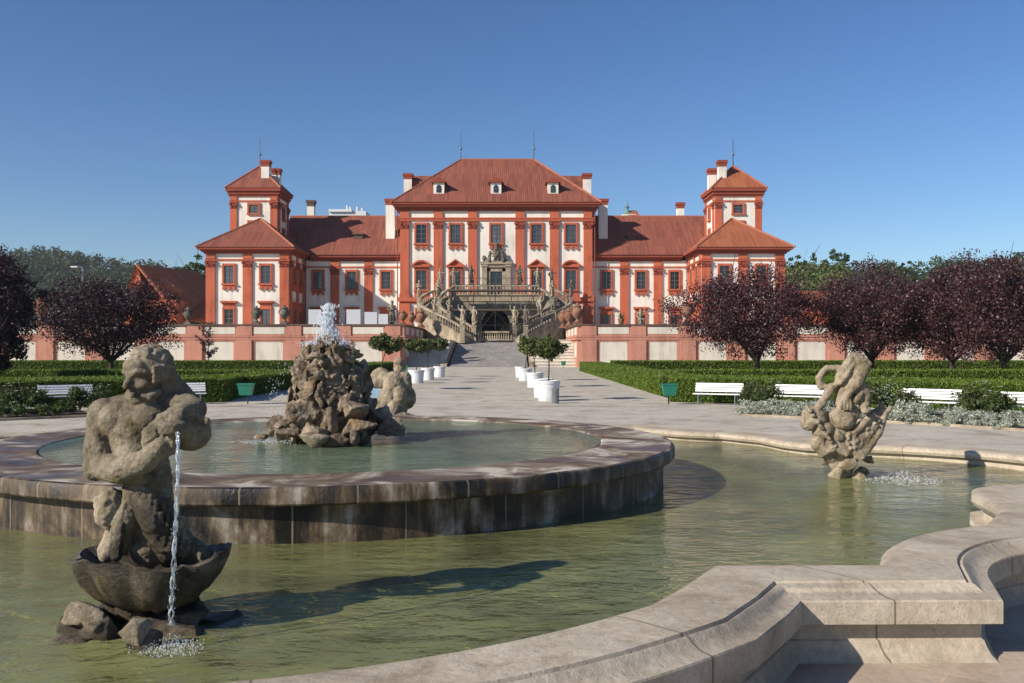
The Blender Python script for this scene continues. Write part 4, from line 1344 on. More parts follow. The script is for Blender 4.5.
stream([j(177,427,-.27), j(178,440,-.32), j(178,475,-.36), j(176,515,-.39), j(174,555,-.405), j(172,595,-.415), j(171,626,-.42)], .0056, .0042, 5, 'thin twisting thread of water falling from the merman\'s jug')
splash('splash', (X(171,mo.y-.43), mo.y-.43, .225), .15, .085, 420, 'small white splash below the merman where the thread of water lands', 11, (.0012,.0032))

# ------------------------------------------------------------------ the putto and dolphin group on the right
go = Vector((3.72, 10.42, .20))
group_ = empty('putto_dolphin_fountain', go, 'pale stone putto riding a curling fish, in the right side of the pool', 'statue')
def P3(zx, zy, d=0.0): return ((780+zx/4.27-845)*.0112, d, (480-(340+zy/4.27))*.0112)
s = Sculpt()
for i,(zx,zy,d,r_) in enumerate(((190,470,-.05,(.13,.14,.12)),(250,465,-.1,(.14,.14,.11)),(330,480,-.05,(.15,.14,.11)),(385,515,.05,(.10,.13,.07)),(285,530,-.08,(.16,.14,.10)),(215,520,0,(.12,.12,.11)),
        (250,580,0,(.13,.14,.09)),(325,585,-.05,(.15,.13,.08)),(370,570,.1,(.09,.13,.07)),(290,500,.15,(.2,.18,.18)),(285,545,.05,(.20,.18,.16)),(290,490,0,(.24,.18,.16)))):
    s.hull(P3(zx,zy,d), r_, 90+i, 12)
rd = random.Random(44)
s.ell(P3(150,330,-.02),(.15,.15,.12),(0,20,0)); s.ell(P3(120,355,-.05),(.09,.11,.09)); s.ell(P3(185,385,-.04),(.13,.13,.12)); s.ell(P3(165,440,-.03),(.09,.1,.10))   # fish head
for k in range(26):                                             # rows of scales and lumps on the head
    a = rd.uniform(-1,1); t = rd.random()
    s.ell(P3(110+90*t+14*a, 300+130*t+22*a, -.15-.03*(1-abs(a))), (.026,.024,.020), sub=2)
s.cap([P3(215,440,0),P3(290,455,0),P3(345,420,0),P3(390,365,.0),P3(425,315,.02)],[.14,.15,.14,.11,.06])      # sweeping tail
s.cap([P3(300,400,-.10),P3(350,350,-.11),P3(395,308,-.06)],[.05,.045,.03])
s.cap([P3(360,460,-.06),P3(415,400,-.06),P3(440,340,-.03),P3(452,305,0)],[.07,.05,.04,.03])
s.cap([P3(425,315,.02),P3(440,285,.0),P3(438,270,0)],[.055,.035,.018]); s.cap([P3(440,325,.02),P3(470,300,0),P3(478,290,0)],[.05,.03,.015])
for k in range(34):
    t = rd.random(); a = rd.uniform(-1,1)
    s.ell(P3(270+140*t+25*a, 450-120*t+25*a, -.145+.05*t-.02*(1-abs(a))), (.017,.014,.017), sub=2)
s.ell(P3(238,405,-.02),(.13,.13,.11)); s.ell(P3(300,400,.0),(.13,.12,.10)); s.hull(P3(238,410,-.15),(.05,.05,.10),7,9); s.hull(P3(205,450,-.15),(.07,.05,.06),8,9)
link('fish', s.mesh('fish', M['statue_warm'], .0105, 0, ((8,.008),(20,.006),(46,.004)), .4), group_)
s = Sculpt()
s.ell(P3(262,338,-.06),(.155,.15,.125),(0,15,0)); s.ell(P3(215,352,-.02),(.09,.1,.10)); s.ell(P3(300,315,-.06),(.09,.1,.10))   # seat and thighs
s.cap([P3(330,118,0),P3(300,190,.0),P3(278,270,0)],[.10,.105,.115])                 # leaning trunk
s.ell(P3(338,86,0),(.082,.088,.078)); s.ell(P3(325,72,.01),(.06,.07,.05)); s.cap([P3(355,92,-.04),P3(378,104,-.05)],[.05,.03])   # bowed head with hair
s.cap([P3(300,90,-.03),P3(262,140,-.05),P3(240,192,-.04)],[.05,.062,.035]); s.cap([P3(310,105,-.06),P3(272,150,-.10),P3(250,188,-.09)],[.03,.032,.02])   # wing folded at the side
s.cap([P3(255,120,0),P3(205,122,.02),P3(172,165,.02),P3(180,203,.01),P3(215,205,-.01)],[.035,.038,.042,.038,.03])   # arm bent as a loop
s.cap([P3(222,205,-.02),P3(190,250,-.05),P3(150,300,-.08)],[.052,.05,.045])
s.cap([P3(352,128,-.06),P3(308,190,-.15),P3(266,236,-.17)],[.075,.062,.045])        # long forearm down the front
s.ell(P3(262,255,-.18),(.052,.03,.055))
for k in range(4): s.cap([P3(240+k*13,262,-.19),P3(238+k*14,284,-.20),P3(240+k*13,296,-.19)],[.017,.015,.012])
s.cap([P3(325,185,-.05),P3(352,235,-.10),P3(345,290,-.12)],[.085,.072,.042]); s.ell(P3(346,304,-.15),(.04,.07,.03))   # bent leg and foot
s.cap([P3(285,270,-.10),P3(318,245,-.16),P3(340,200,-.12)],[.05,.04,.04])
link('putto', s.mesh('putto', M['statue_warm'], .0095, 1, ((9,.006),(22,.006),(50,.004)), .4), group_)
splash('splash', (4.25,10.1,.225), .40, .13, 300, 'white splash on the pool right of the putto group', 12, (.003,.007))
# the jet from the fish tail, hanging in the air
b = MB(); rd = random.Random(21)
for i in range(90):
    t = rd.random(); p = Vector((4.18+.16*rd.gauss(0,.6), 10.35+rd.gauss(0,.05), 1.22-.14*abs(rd.gauss(0,1))+.10*t)); s_ = rd.uniform(.002,.006)
    b.add([p+Vector(v)*s_ for v in ((1,0,0),(-1,0,0),(0,1,0),(0,-1,0),(0,0,1.6),(0,0,-1))], [(0,2,4),(2,1,4),(1,3,4),(3,0,4),(2,0,5),(1,2,5),(3,1,5),(0,3,5)])
tag(b.build('water_spray', M['foam'], origin=(4.2,10.35,1.0)), 'fine mist of spray at the fish tail of the putto group', 'water', None, 'stuff')

# ------------------------------------------------------------------ kneeling figure behind the rock (seen from behind)
ko = Vector((AX, 15.9, .34))
kneel = empty('kneeling_fountain', ko, 'stone figure seen from behind, kneeling on the far side of the raised basin', 'statue')
def P4(px, py, d=0.0): return ((px-395)*.0171, d, (421-py)*.0171)
s = Sculpt()
s.cap([P4(396,404,0),P4(395,388,0),P4(394,377,-.02)],[.20,.17,.20])
s.ell(P4(394,373,0),(.27,.15,.11)); s.ell(P4(390,390,-.12),(.14,.12,.2)); s.ell(P4(400,390,-.12),(.13,.12,.2))
s.ell(P4(400,360,.06),(.095,.11,.12)); s.cap([P4(397,370,.0),P4(399,362,.05)],[.075,.07])
s.ell(P4(399,356,.02),(.095,.10,.07))
s.cap([P4(384,372,0),P4(381,378,-.03),P4(378,377,-.05)],[.11,.09,.08]); s.ell(P4(380,371,.1),(.17,.17,.15)); s.ell(P4(376,376,.08),(.11,.13,.12))
s.cap([P4(405,372,0),P4(407,382,.0),P4(405,394,.05)],[.11,.09,.08]); s.ell(P4(407,392,.08),(.14,.2,.2))
s.cap([P4(388,397,-.05),P4(380,404,-.1),P4(378,413,.0)],[.19,.20,.20]); s.ell(P4(384,410,-.1),(.24,.26,.17))
s.cap([P4(396,400,-.1),P4(392,412,-.25),P4(404,413,-.2),P4(412,414,-.15)],[.17,.15,.13,.11])
s.hull(P4(395,418,.0),(.5,.4,.2),5,14)
link('figure', s.mesh('figure', M['statue_warm'], .013, 1, ((6,.008),(16,.008),(34,.006)), .45), kneel)

# ------------------------------------------------------------------ rockwork with the jet in the raised basin
ro = Vector((AX-.02, 10.35, RZ-.05))
rock = empty('rockwork', ro, 'rough tufa rock pile in the middle of the raised basin', 'rock')
def P5(px, py, d=0.0): return ((px-332)*.01113, d, (438-py)*.01113+.04)
s = Sculpt(); rd = random.Random(17)
s.cap([P5(334,432),P5(333,395),P5(331,358),P5(330,345)],[.42,.32,.24,.15])
for i in range(330):                                            # slabs and knobs all round the cone
    t = rd.random()**.9; z = .05+1.05*t
    rr = .46-.17*t if t < .8 else .325-(t-.8)*.5
    rr *= rd.uniform(.85,1.10)
    a = rd.uniform(0,2*math.pi)
    c = (-.01+rr*math.cos(a), rr*math.sin(a), z)
    k = rd.uniform(.03,.075) if i%3 else rd.uniform(.07,.13)
    s.hull(c, (k*rd.uniform(.6,1.3),k*rd.uniform(.6,1.2),k*rd.uniform(.7,1.9)), 300+i, 8)
for i in range(46):                                             # overhanging crown
    a = rd.uniform(0,2*math.pi); rr = rd.uniform(.08,.36)
    s.hull((-.01+rr*math.cos(a), rr*math.sin(a), 1.06+rd.uniform(-.05,.07)-(rr-.08)*.45), (rd.uniform(.05,.12),rd.uniform(.05,.11),rd.uniform(.03,.08)), 600+i, 8)
for c, r_ in ((P5(283,422,-.2),(.16,.15,.14)),(P5(300,430,-.5),(.2,.16,.1)),(P5(330,426,-.62),(.20,.16,.14)),(P5(368,424,-.5),(.28,.22,.18)),(P5(392,424,-.2),(.20,.2,.17)),
              (P5(385,418,.1),(.24,.2,.2)),(P5(274,428,0),(.14,.14,.08)),(P5(268,434,-.1),(.12,.1,.06)),(P5(350,432,-.7),(.16,.1,.08)),(P5(310,410,-.4),(.2,.2,.22)),(P5(360,405,-.35),(.22,.2,.2))):
    s.hull(c, r_, rd.randint(0,9999), 12)
link('rock_mass', s.mesh('rock_mass', M['rock'], .0105, 0, ((7,.012),(22,.012),(60,.006)), .3), rock)
s = Sculpt(); s.hull(P5(330,430,-.78),(.21,.12,.10),9,12); link('boulder', s.mesh('boulder', M['statue'], .014, 1, ((12,.012),(40,.006))), rock)
s = Sculpt(); s.hull(P5(366,430,-.72),(.09,.08,.11),19,10); link('boulder', s.mesh('boulder', M['rock'], .014, 1, ((12,.012),(40,.006))), rock)

# water jet: a broken column of drops and torn sheets
b = MB(); rd = random.Random(31)
top = ro + Vector((-.03,0,1.08))
for i in range(2300):
    t = rd.random()**1.35; h = .43*t
    w = .145*(1-.52*t)*(1 if t>.08 else 1.2)
    a = rd.uniform(0,6.283); q = w*.62*abs(rd.gauss(0,1)); 
    p = top + Vector((q*math.cos(a)+.015*math.sin(t*7), q*math.sin(a), h + (.05*rd.random() if t > .9 else 0)))
    s_ = rd.uniform(.004,.012)
    k = ((1,0,0),(-1,0,0),(0,1,0),(0,-1,0),(0,0,2.6),(0,0,-2.0))
    b.add([p+Vector(v)*s_ for v in k], [(0,2,4),(2,1,4),(1,3,4),(3,0,4),(2,0,5),(1,2,5),(3,1,5),(0,3,5)])
for i in range(500):
    a = rd.uniform(0,6.283); q = .12+.22*rd.random()**1.5
    p = top + Vector((q*math.cos(a), q*math.sin(a), .05*rd.random()-.10*(q-.12)+.03)); s_ = rd.uniform(.003,.008)
    b.add([p+Vector(v)*s_ for v in ((1,0,0),(-1,0,0),(0,1,0),(0,-1,0),(0,0,1.6),(0,0,-1))], [(0,2,4),(2,1,4),(1,3,4),(3,0,4),(2,0,5),(1,2,5),(3,1,5),(0,3,5)])
tag(b.build('water_jet', M['foam'], origin=tuple(top)), 'white foaming jet of water rising from the top of the rock pile', 'water')
splash('splash', tuple(ro+Vector((-.62,-.30,.05))), .30, .04, 200, 'white ripple at the left foot of the rock pile', 14, (.002,.006))
# water running down the left of the rock
b = MB()
for i in range(130):
    t = rd.random(); p = ro + Vector((-.40-.16*math.sin(t*3)+rd.gauss(0,.05), -.25+rd.gauss(0,.12), .95-.9*t)); s_ = rd.uniform(.002,.005)
    b.add([p+Vector(v)*s_ for v in ((1,0,0),(-1,0,0),(0,1,0),(0,-1,0),(0,0,2.6),(0,0,-2))], [(0,2,4),(2,1,4),(1,3,4),(3,0,4),(2,0,5),(1,2,5),(3,1,5),(0,3,5)])
tag(b.build('water_spray', M['foam'], origin=tuple(ro+Vector((-.6,-.25,.3)))), 'water drops running down the left face of the rock pile', 'water', None, 'stuff')

# ------------------------------------------------------------------ double staircase, grotto and scaffold before the palace
stair = empty('double_staircase', (AX, 109, PZ), 'weathered stone double staircase curving up to the palace door', 'staircase')
def poly_wall(b, pts, zlo, t0, t1, ztops):
    """wall along plan points (offset from axis), thickness between offsets t0..t1 of its normal, sloping top"""
    n = len(pts); L = []; Rr = []
    for i in range(n):
        d = (Vector(pts[min(i+1,n-1)])-Vector(pts[max(i-1,0)])).normalized(); nn = Vector((d.y,-d.x))
        L.append(Vector(pts[i])+nn*t0); Rr.append(Vector(pts[i])+nn*t1)
    vs = []
    for i in range(n):
        z0 = zlo[i] if hasattr(zlo,'__len__') else zlo
        vs += [(AX+L[i].x,L[i].y,z0),(AX+Rr[i].x,Rr[i].y,z0),(AX+Rr[i].x,Rr[i].y,ztops[i]),(AX+L[i].x,L[i].y,ztops[i])]
    fs = []
    for i in range(n-1):
        a, c = i*4, (i+1)*4
        for k in range(4): fs.append((a+k, a+(k+1)%4, c+(k+1)%4, c+k))
    fs += [(3,2,1,0), tuple((n-1)*4+k for k in range(4))]
    b.add(vs, fs)
def arm(s):
    # centre line of the flight, plan offsets from the axis
    ctrl = [(2.9,104.3),(4.3,105.2),(6.0,106.4),(7.4,108.2),(7.9,110.3),(7.3,112.4),(6.0,114.2)]
    C_ = []
    for i in range(len(ctrl)-1):
        for t in np.linspace(0,1,4,endpoint=False):
            p0 = ctrl[max(i-1,0)]; p1 = ctrl[i]; p2 = ctrl[i+1]; p3 = ctrl[min(i+2,len(ctrl)-1)]
            f = lambda a,b_,c,d: .5*((2*b_)+(-a+c)*t+(2*a-5*b_+4*c-d)*t*t+(-a+3*b_-3*c+d)*t*t*t)
            C_.append((s*f(p0[0],p1[0],p2[0],p3[0]), f(p0[1],p1[1],p2[1],p3[1])))
    C_.append((s*ctrl[-1][0], ctrl[-1][1]))
    n = len(C_)
    zs = [PZ + .3 + 5.3*i/(n-1) for i in range(n)]
    out = -s
    b = MB()
    poly_wall(b, C_, PZ-.3, -1.0, 1.0, zs)
    b.build('flight', M['sand_stone'] if s<0 else M['mid_stone'], stair)
    for w in (1.0, -1.0):
        t0, t1 = (w*s*1.0+.001*w, w*s*1.0 + w*s*.24)
        lo, hi = min(t0,t1), max(t0,t1)
        mt = M['sand_stone'] if s<0 else M['mid_stone']
        b = MB(); poly_wall(b, C_, PZ-.3, lo, hi, [z+.10 for z in zs]); b.build('side_wall', mt, stair)
        b = MB()
        poly_wall(b, C_, [z+.10 for z in zs], lo-.06, hi+.06, [z+.24 for z in zs])
        poly_wall(b, C_, [z+.98 for z in zs], lo-.07, hi+.07, [z+1.18 for z in zs])
        P = [Vector((c[0],c[1],z)) for c,z in zip(C_,zs)]
        m = 34
        for k in range(m):
            f = (k+.5)/m*(n-1); i = int(f); t = f-i; p = P[i].lerp(P[i+1], t)
            d = (P[i+1]-P[i]); nn = Vector((d.y,-d.x,0)).normalized(); q = p + nn*(lo+hi)/2
            b.lathe([(.07,.23),(.10,.36),(.055,.55),(.055,.72),(.08,.9),(.09,.99)], (AX+q.x,q.y,q.z), 6)
        b.build('balustrade', mt, stair)
        for i in (0, 8, 16, n-1):
            d = Vector(C_[min(i+1,n-1)])-Vector(C_[max(i-1,0)]); nn = Vector((d.y,-d.x)).normalized(); q = Vector(C_[i])+nn*(lo+hi)/2
            b = MB(); b.box(AX+q.x-.24,AX+q.x+.24,q.y-.24,q.y+.24,zs[i]-.4 if i else PZ-.3,zs[i]+1.25); b.box(AX+q.x-.30,AX+q.x+.30,q.y-.30,q.y+.30,zs[i]+1.251,zs[i]+1.40)
            b.build('newel', mt, stair)
            STAT.append((AX+q.x, q.y, zs[i]+1.40, s, i, w))
STAT = []
arm(-1); arm(1)
b = MB()
b.box(AX-5.6,AX+5.6,113.2,117.7,7.6,8.30); b.box(AX-5.75,AX+5.75,113.05,117.72,8.302,8.45)
b.build('landing', M['sand_stone'], stair)
b = MB()                                                      # front of the grotto, with an arched opening
n = 14; ro_ = 1.7
arch = [(-ro_, PZ-.2)] + [(-ro_*math.cos(math.pi*k/n), 4.9+ro_*math.sin(math.pi*k/n)) for k in range(n+1)] + [(ro_, PZ-.2)]
for i in range(len(arch)-1):
    x0, z0 = arch[i]; x1, z1 = arch[i+1]
    if abs(x1-x0) < 1e-6: continue
    b.add([(AX+x0,113.3,z0),(AX+x1,113.3,z1),(AX+x1,113.3,7.6),(AX+x0,113.3,7.6)], [(0,1,2,3)])
    b.add([(AX+x0,113.3,z0),(AX+x1,113.3,z1),(AX+x1,114.5,z1),(AX+x0,114.5,z0)], [(0,1,2,3)])
b.box(AX-5.6,AX-ro_,113.3,114.5,PZ-.2,7.6); b.box(AX+ro_,AX+5.6,113.3,114.5,PZ-.2,7.6)
b.build('grotto_front', M['mid_stone'], stair)
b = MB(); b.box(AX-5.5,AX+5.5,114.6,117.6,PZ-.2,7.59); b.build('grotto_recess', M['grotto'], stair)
b = MB()
b.box(AX-5.3,AX+5.3,113.1,113.35,9.38,9.55)
for k in range(26):
    x = AX-5.2+10.4*k/25; b.lathe([(.08,0),(.11,.15),(.06,.4),(.06,.6),(.09,.9)], (x,113.22,8.46), 6)
b.build('balustrade', M['sand_stone'], stair)
b = MB()                                                      # low balustrade before the grotto
b.box(AX-1.9,AX+1.7,104.6,104.9,PZ+.001,PZ+.2); b.box(AX-1.9,AX+1.7,104.58,104.92,PZ+.85,PZ+1.05)
for k in range(14): b.lathe([(.07,.19),(.11,.35),(.055,.55),(.08,.86)], (AX-1.75+3.35*k/13,104.75,PZ), 6)
b.build('balustrade', M['sand_stone'], stair)

# statues: four poses of one small figure
def figure(pose, h=1.9):
    s = Sculpt(); rd = random.Random(pose)
    s.hull((0,0,.12),(.34,.32,.18),pose,10)
    if pose == 3:                                              # seated, leaning
        s.cap([(0,.05,.35),(0,.02,.75),(.03,.0,1.05)],[.24,.19,.21]); s.ell((.05,-.02,1.36),(.13,.14,.16)); s.cap([(.03,0,1.05),(.05,0,1.3)],[.12,.09])
        s.cap([(-.1,-.05,.45),(-.14,-.38,.5),(-.1,-.40,.1)],[.15,.12,.08]); s.cap([(.12,-.05,.45),(.22,-.35,.45),(.2,-.35,.1)],[.15,.12,.08])
        s.cap([(-.22,0,1.1),(-.38,-.1,.8),(-.3,-.3,.6)],[.09,.075,.06]); s.cap([(.24,0,1.1),(.46,-.05,1.3),(.5,-.15,1.6)],[.09,.075,.06])
    else:
        s.cap([(-.10,0,.2),(-.11,-.06,.55),(-.09,0,.95)],[.085,.11,.15]); s.cap([(.11,.05,.2),(.12,.0,.55),(.09,0,.95)],[.085,.11,.15])
        s.cap([(0,0,.95),(.02,0,1.2),(0,0,1.45)],[.18,.16,.20]); s.ell((0,0,1.5),(.27,.15,.12))
        s.cap([(0,0,1.5),(.02,-.02,1.7)],[.10,.085]); s.ell((.03,-.03,1.80),(.115,.13,.15)); s.ell((.03,.03,1.85),(.13,.13,.12))
        if pose == 0:
            s.cap([(-.26,0,1.48),(-.45,-.05,1.7),(-.42,-.08,2.05)],[.085,.07,.06]); s.cap([(.26,0,1.48),(.38,-.08,1.2),(.28,-.22,1.02)],[.085,.07,.06])
        elif pose == 1:
            s.cap([(.26,0,1.48),(.48,-.05,1.42),(.66,-.1,1.6)],[.085,.07,.06]); s.cap([(-.26,0,1.48),(-.38,.05,1.2),(-.25,-.15,1.0)],[.085,.07,.06])
        else:
            s.cap([(-.26,0,1.48),(-.36,-.1,1.2),(-.1,-.25,1.15)],[.085,.07,.06]); s.cap([(.26,0,1.48),(.36,-.1,1.2),(.1,-.25,1.25)],[.085,.07,.06])
        s.cap([(-.2,.12,1.35),(.0,.16,.9),(.22,.12,.35)],[.10,.15,.12])     # drapery
    return s.mesh('figure', M['dark_stone'], .045, 1, ((5,.04),(14,.02)), .4)
FIG = [figure(k) for k in range(4)]
FIGW = []
for m in FIG:
    w = m.copy(); w.materials.clear(); w.materials.append(M['sand_stone']); FIGW.append(w)
def statue(x, y, z, pose, rz, sc, label, warm=False, group='stone statues around the palace stairs'):
    o = link('statue', (FIGW if warm else FIG)[pose])
    o.location = (x,y,z); o.rotation_euler = (0,0,R(rz)); o.scale = (sc,)*3
    return tag(o, label, 'statue', group)
ordn = {0:'lowest',8:'second lowest',16:'second highest',24:'topmost'}
k = 0
for (x,y,z,s,i,w) in STAT:
    pos = ('outer' if w>0 else 'inner'); side = 'left' if s<0 else 'right'
    statue(x,y,z, (k*7+i)%4, (k*47)%60-30, (1.0 if i else 1.12), 'stone statue, %s newel of the %s balustrade, %s palace stair flight' % (ordn[i], pos, side), warm=(s<0 or w<0))
    k += 1
statue(AX-3.0,113.2,9.55,0,10,1.25,'tall dark statue on the landing balustrade just left of the palace door')
statue(AX+2.9,113.2,9.55,2,-15,1.25,'tall dark statue on the landing balustrade just right of the palace door')
statue(AX-2.9,112.4,PZ,1,0,1.75,'large dark statue left of the grotto arch behind the scaffold')
statue(AX+2.9,112.4,PZ,0,0,1.75,'large dark statue right of the grotto arch behind the scaffold')
# sculpted crest over the door
s = Sculpt(); rd = random.Random(9)
for i in range(26):
    x = rd.uniform(-1.6,1.6); hh = 1.7*(1-abs(x)/2.4)
    s.hull((x,0,rd.uniform(.1,hh)),(rd.uniform(.15,.32),.22,rd.uniform(.18,.34)),900+i,9)
s.cap([(-.9,-.15,.1),(-.8,-.15,.8),(-.75,-.15,1.2)],[.25,.2,.14]); s.cap([(.9,-.15,.1),(.85,-.15,.8),(.8,-.15,1.2)],[.25,.2,.14])
s.ell((0,-.1,1.0),(.5,.22,.6)); s.cap([(0,-.1,1.5),(.05,-.1,2.3)],[.3,.1])
cr = link('crest', s.mesh('crest', M['dark_stone'], .05, 1, ((4,.05),(11,.03)), .4), palace); cr.location = (0,-.4,12.86-PZ)

# scaffold
sc_ = empty('scaffold', (AX+.1, 111.2, PZ), 'metal tube scaffold with two dark plank decks in front of the grotto arch', 'scaffold')
for x in (-5.3,-2.6,0.0,2.7,5.3):
    for y in (110.6,112.0):
        b = MB(); b.bar((AX+x,y,PZ),(AX+x,y,10.4 if y<111 else 9.9),.03); b.build('pole', M['dark_metal'], sc_)
for z in (4.6,6.4,8.75,9.4,10.2):
    b = MB(); b.bar((AX-5.5,110.6,z),(AX+5.5,110.6,z),.025); b.build('ledger', M['dark_metal'], sc_)
for a, c in (((-2.6,3.0),(0,6.4)),((2.7,3.0),(0,6.4)),((-5.3,6.4),(-2.6,8.7)),((2.7,6.4),(5.3,8.7))):
    b = MB(); b.bar((AX+a[0],110.66,a[1]),(AX+c[0],110.66,c[1]),.022); b.build('brace', M['dark_metal'], sc_)
for z in (8.62,6.28):
    b = MB()
    for k in range(5): b.box(AX-5.4,AX+5.4,110.62+k*.27,110.62+k*.27+.25,z,z+.07)
    b.box(AX-5.4,AX+5.4,110.55,110.59,z+.07,z+.25)
    b.build('deck', M['wood_plank'], sc_)

# ------------------------------------------------------------------ vases and busts on the terrace walls
def vase_mesh(mt):
    b = MB(); b.box(-.32,.32,-.32,.32,0,.18)
    b.lathe([(.24,.18),(.26,.26),(.13,.36),(.12,.44),(.30,.62),(.44,.92),(.46,1.10),(.34,1.28),(.28,1.36),(.36,1.44),(.36,1.50),(.14,1.58),(.10,1.7),(0,1.78)], (0,0,0), 16)
    for a in (0,math.pi):
        pts = [(math.cos(a)*(.38+.14*math.sin(t)),0,.85+.5*t/3.14) for t in np.linspace(0,3.14,8)]
        b.tube(pts,.05,6)
    return b.mesh('terrace_vase', mt, smooth=True, smooth_angle=40)
VM = {'t': vase_mesh(M['terracotta']), 's': vase_mesh(M['dark_stone'])}
def vase(px, sc, label, mt='t', Y=88.35, z=4.10):
    o = link('terrace_vase', VM[mt]); o.location = (X(px,Y), Y, z); o.scale = (sc,)*3
    tag(o, label, 'vase', 'vases on the terrace walls')
vase(256.5, 1.0, 'dark vase on the left terrace wall before the left pavilion windows', 's')
vase(284.5, 1.05, 'dark vase on the left terrace wall at the pavilion corner', 's')
vase(188, .95, 'pale stone vase on the left terrace wall before the orange house', 's')
vase(687, 1.25, 'round terracotta vase on the right terrace wall beside the plum tree', 't')
vase(42, 1.6, 'tall pointed terracotta vase far left on the terrace wall between two dark trees', 't')
for k, (px, Y, sc, lab) in enumerate(((403,90.5,1.0,'nearest'),(411.5,95.5,1.05,'second'),(421,104,1.45,'third and largest'))):
    vase(px, sc*.85, '%s terracotta vase from the front on the left return wall by the stairs' % lab, 't', Y, 4.10)
for k, (px, Y, sc, lab) in enumerate(((556,112,1.4,'rearmost'),(563,104,1.4,'second rearmost'),(569,97,1.3,'second nearest'),(577.5,90.5,1.45,'nearest and tallest'))):
    vase(px, sc*.85, '%s terracotta vase on the right return wall by the stairs' % lab, 't', Y, 4.10)
statue(X(392,88.35),88.35,4.10,2,0,1.15,'grey statue standing on the corner of the left terrace wall', False, 'statues on the terrace walls')
statue(X(640,88.35),88.35,4.10,3,20,.95,'small crouching statue on the right terrace wall before a palace window', True, 'statues on the terrace walls')
b = MB(); b.lathe([(.2,0),(.34,.5),(.36,.55)],(0,0,0),12)
pl = empty('agave_plant', (X(621,88.4),88.4,4.10), 'spiky agave in a pot on the right terrace wall', 'plant')
b.build('pot', M['terracotta'], pl, local=True)
b = MB(); rd = random.Random(4)
for k in range(26):
    a = rd.uniform(0,6.28); e = rd.uniform(.25,1.3); l = rd.uniform(.7,1.0)
    d = Vector((math.cos(a)*math.cos(e),math.sin(a)*math.cos(e),math.sin(e))); sd_ = Vector((-math.sin(a),math.cos(a),0))*.045
    p = Vector((0,0,.5)); b.add([p-sd_,p+sd_,p+d*l*.6+sd_*.8,p+d*l+Vector((0,0,-.08)),p+d*l*.6-sd_*.8],[(0,1,2,3,4)])
b.build('leaves', M['light_leaf'], pl, local=True)

# white display boards on the left terrace
for x0, x1, h, lab in ((308.5,321,1.75,'white display board on the terrace, left of the water jet'),(346.5,360.5,1.75,'white display board on the terrace, just right of the water jet'),
                      (364.5,377,1.5,'pair-wide white display board on the terrace near the corner statue'),(378.5,388,1.3,'narrow white display board nearest the corner statue')):
    Y = 93.0; xa, xb = X(x0,Y), X(x1,Y)
    o = empty('display_board', ((xa+xb)/2,Y,TZ), lab, 'board', 'white display boards on the terrace')
    b = MB(); b.box(xa,xb,Y-.03,Y+.03,TZ+.5,TZ+.5+h); b.build('panel', M['board_white'], o)
    for xx in (xa+.12,xb-.12):
        b = MB(); b.box(xx-.03,xx+.03,Y+.031,Y+.09,TZ,TZ+.5+h*.9); b.build('leg', M['metal_grey'], o)
o = empty('info_board', (X(373,17.5),17.5,0), 'pale blue information board standing between the rock pile and the kneeling figure', 'board')
b = MB(); b.box(X(367,17.5),X(379,17.5),17.45,17.49,.74,1.15); b.build('panel', M['blue_board'], o)
b = MB(); b.box(X(372,17.5),X(374,17.5),17.5,17.54,0,1.0); b.build('post', M['metal_grey'], o)

# ------------------------------------------------------------------ foliage builders
def clump_cloud(n_cl, per, rad, centre, seed, cr=(.35,.75), shell=.55, zmin=None, flat=1.0):
    """leaf points gathered in clumps that fill the outer part of an uneven ellipsoid"""
    rg = np.random.default_rng(seed)
    d = rg.normal(size=(n_cl,3)); d /= np.linalg.norm(d,axis=1,keepdims=True)
    q = (shell + (1-shell)*rg.random(n_cl)**.6)
    lump = 1 + .13*np.sin(d[:,0]*5.1+seed)+.12*np.sin(d[:,2]*6.3+d[:,1]*4+seed*2)
    C_ = d*(q*lump)[:,None]*np.array(rad)
    P = []
    for c in C_:
        r = rg.uniform(*cr); m = int(per*rg.uniform(.6,1.4))
        p = rg.normal(size=(m,3)); p /= np.linalg.norm(p,axis=1,keepdims=True)
        p *= (rg.random(m)**.45)[:,None]*r*np.array([1,1,.75*flat])
        P.append(c+p)
    P = np.concatenate(P)+np.array(centre)
    if zmin is not None: P = P[P[:,2] > zmin + rg.normal(size=len(P))*.15]
    return P

def branchy(b, base, tips, r0, seed, split=.35):
    rd = random.Random(seed)
    base = Vector(base)
    for t in tips:
        t = Vector(t); L = (t-base).length
        pts = [base]; 
        for k in (.3,.6,.85,1.0):
            p = base.lerp(t,k); p.z += math.sin(k*3.14)*L*.05; p += Vector((rd.gauss(0,.035),rd.gauss(0,.035),rd.gauss(0,.02)))*L
            pts.append(p)
        pts[-1] = t
        b.tube(pts, [r0,r0*.8,r0*.55,r0*.35,r0*.15], 7)
        for k in range(3):
            p = pts[rd.choice((1,2,3))]; d = (t-base).normalized()*L*.35 + Vector((rd.gauss(0,.2),rd.gauss(0,.2),rd.gauss(0,.15)))*L
            b.tube([p,p+d*.5+Vector((0,0,.02*L)),p+d],[r0*.4,r0*.25,r0*.08],5)

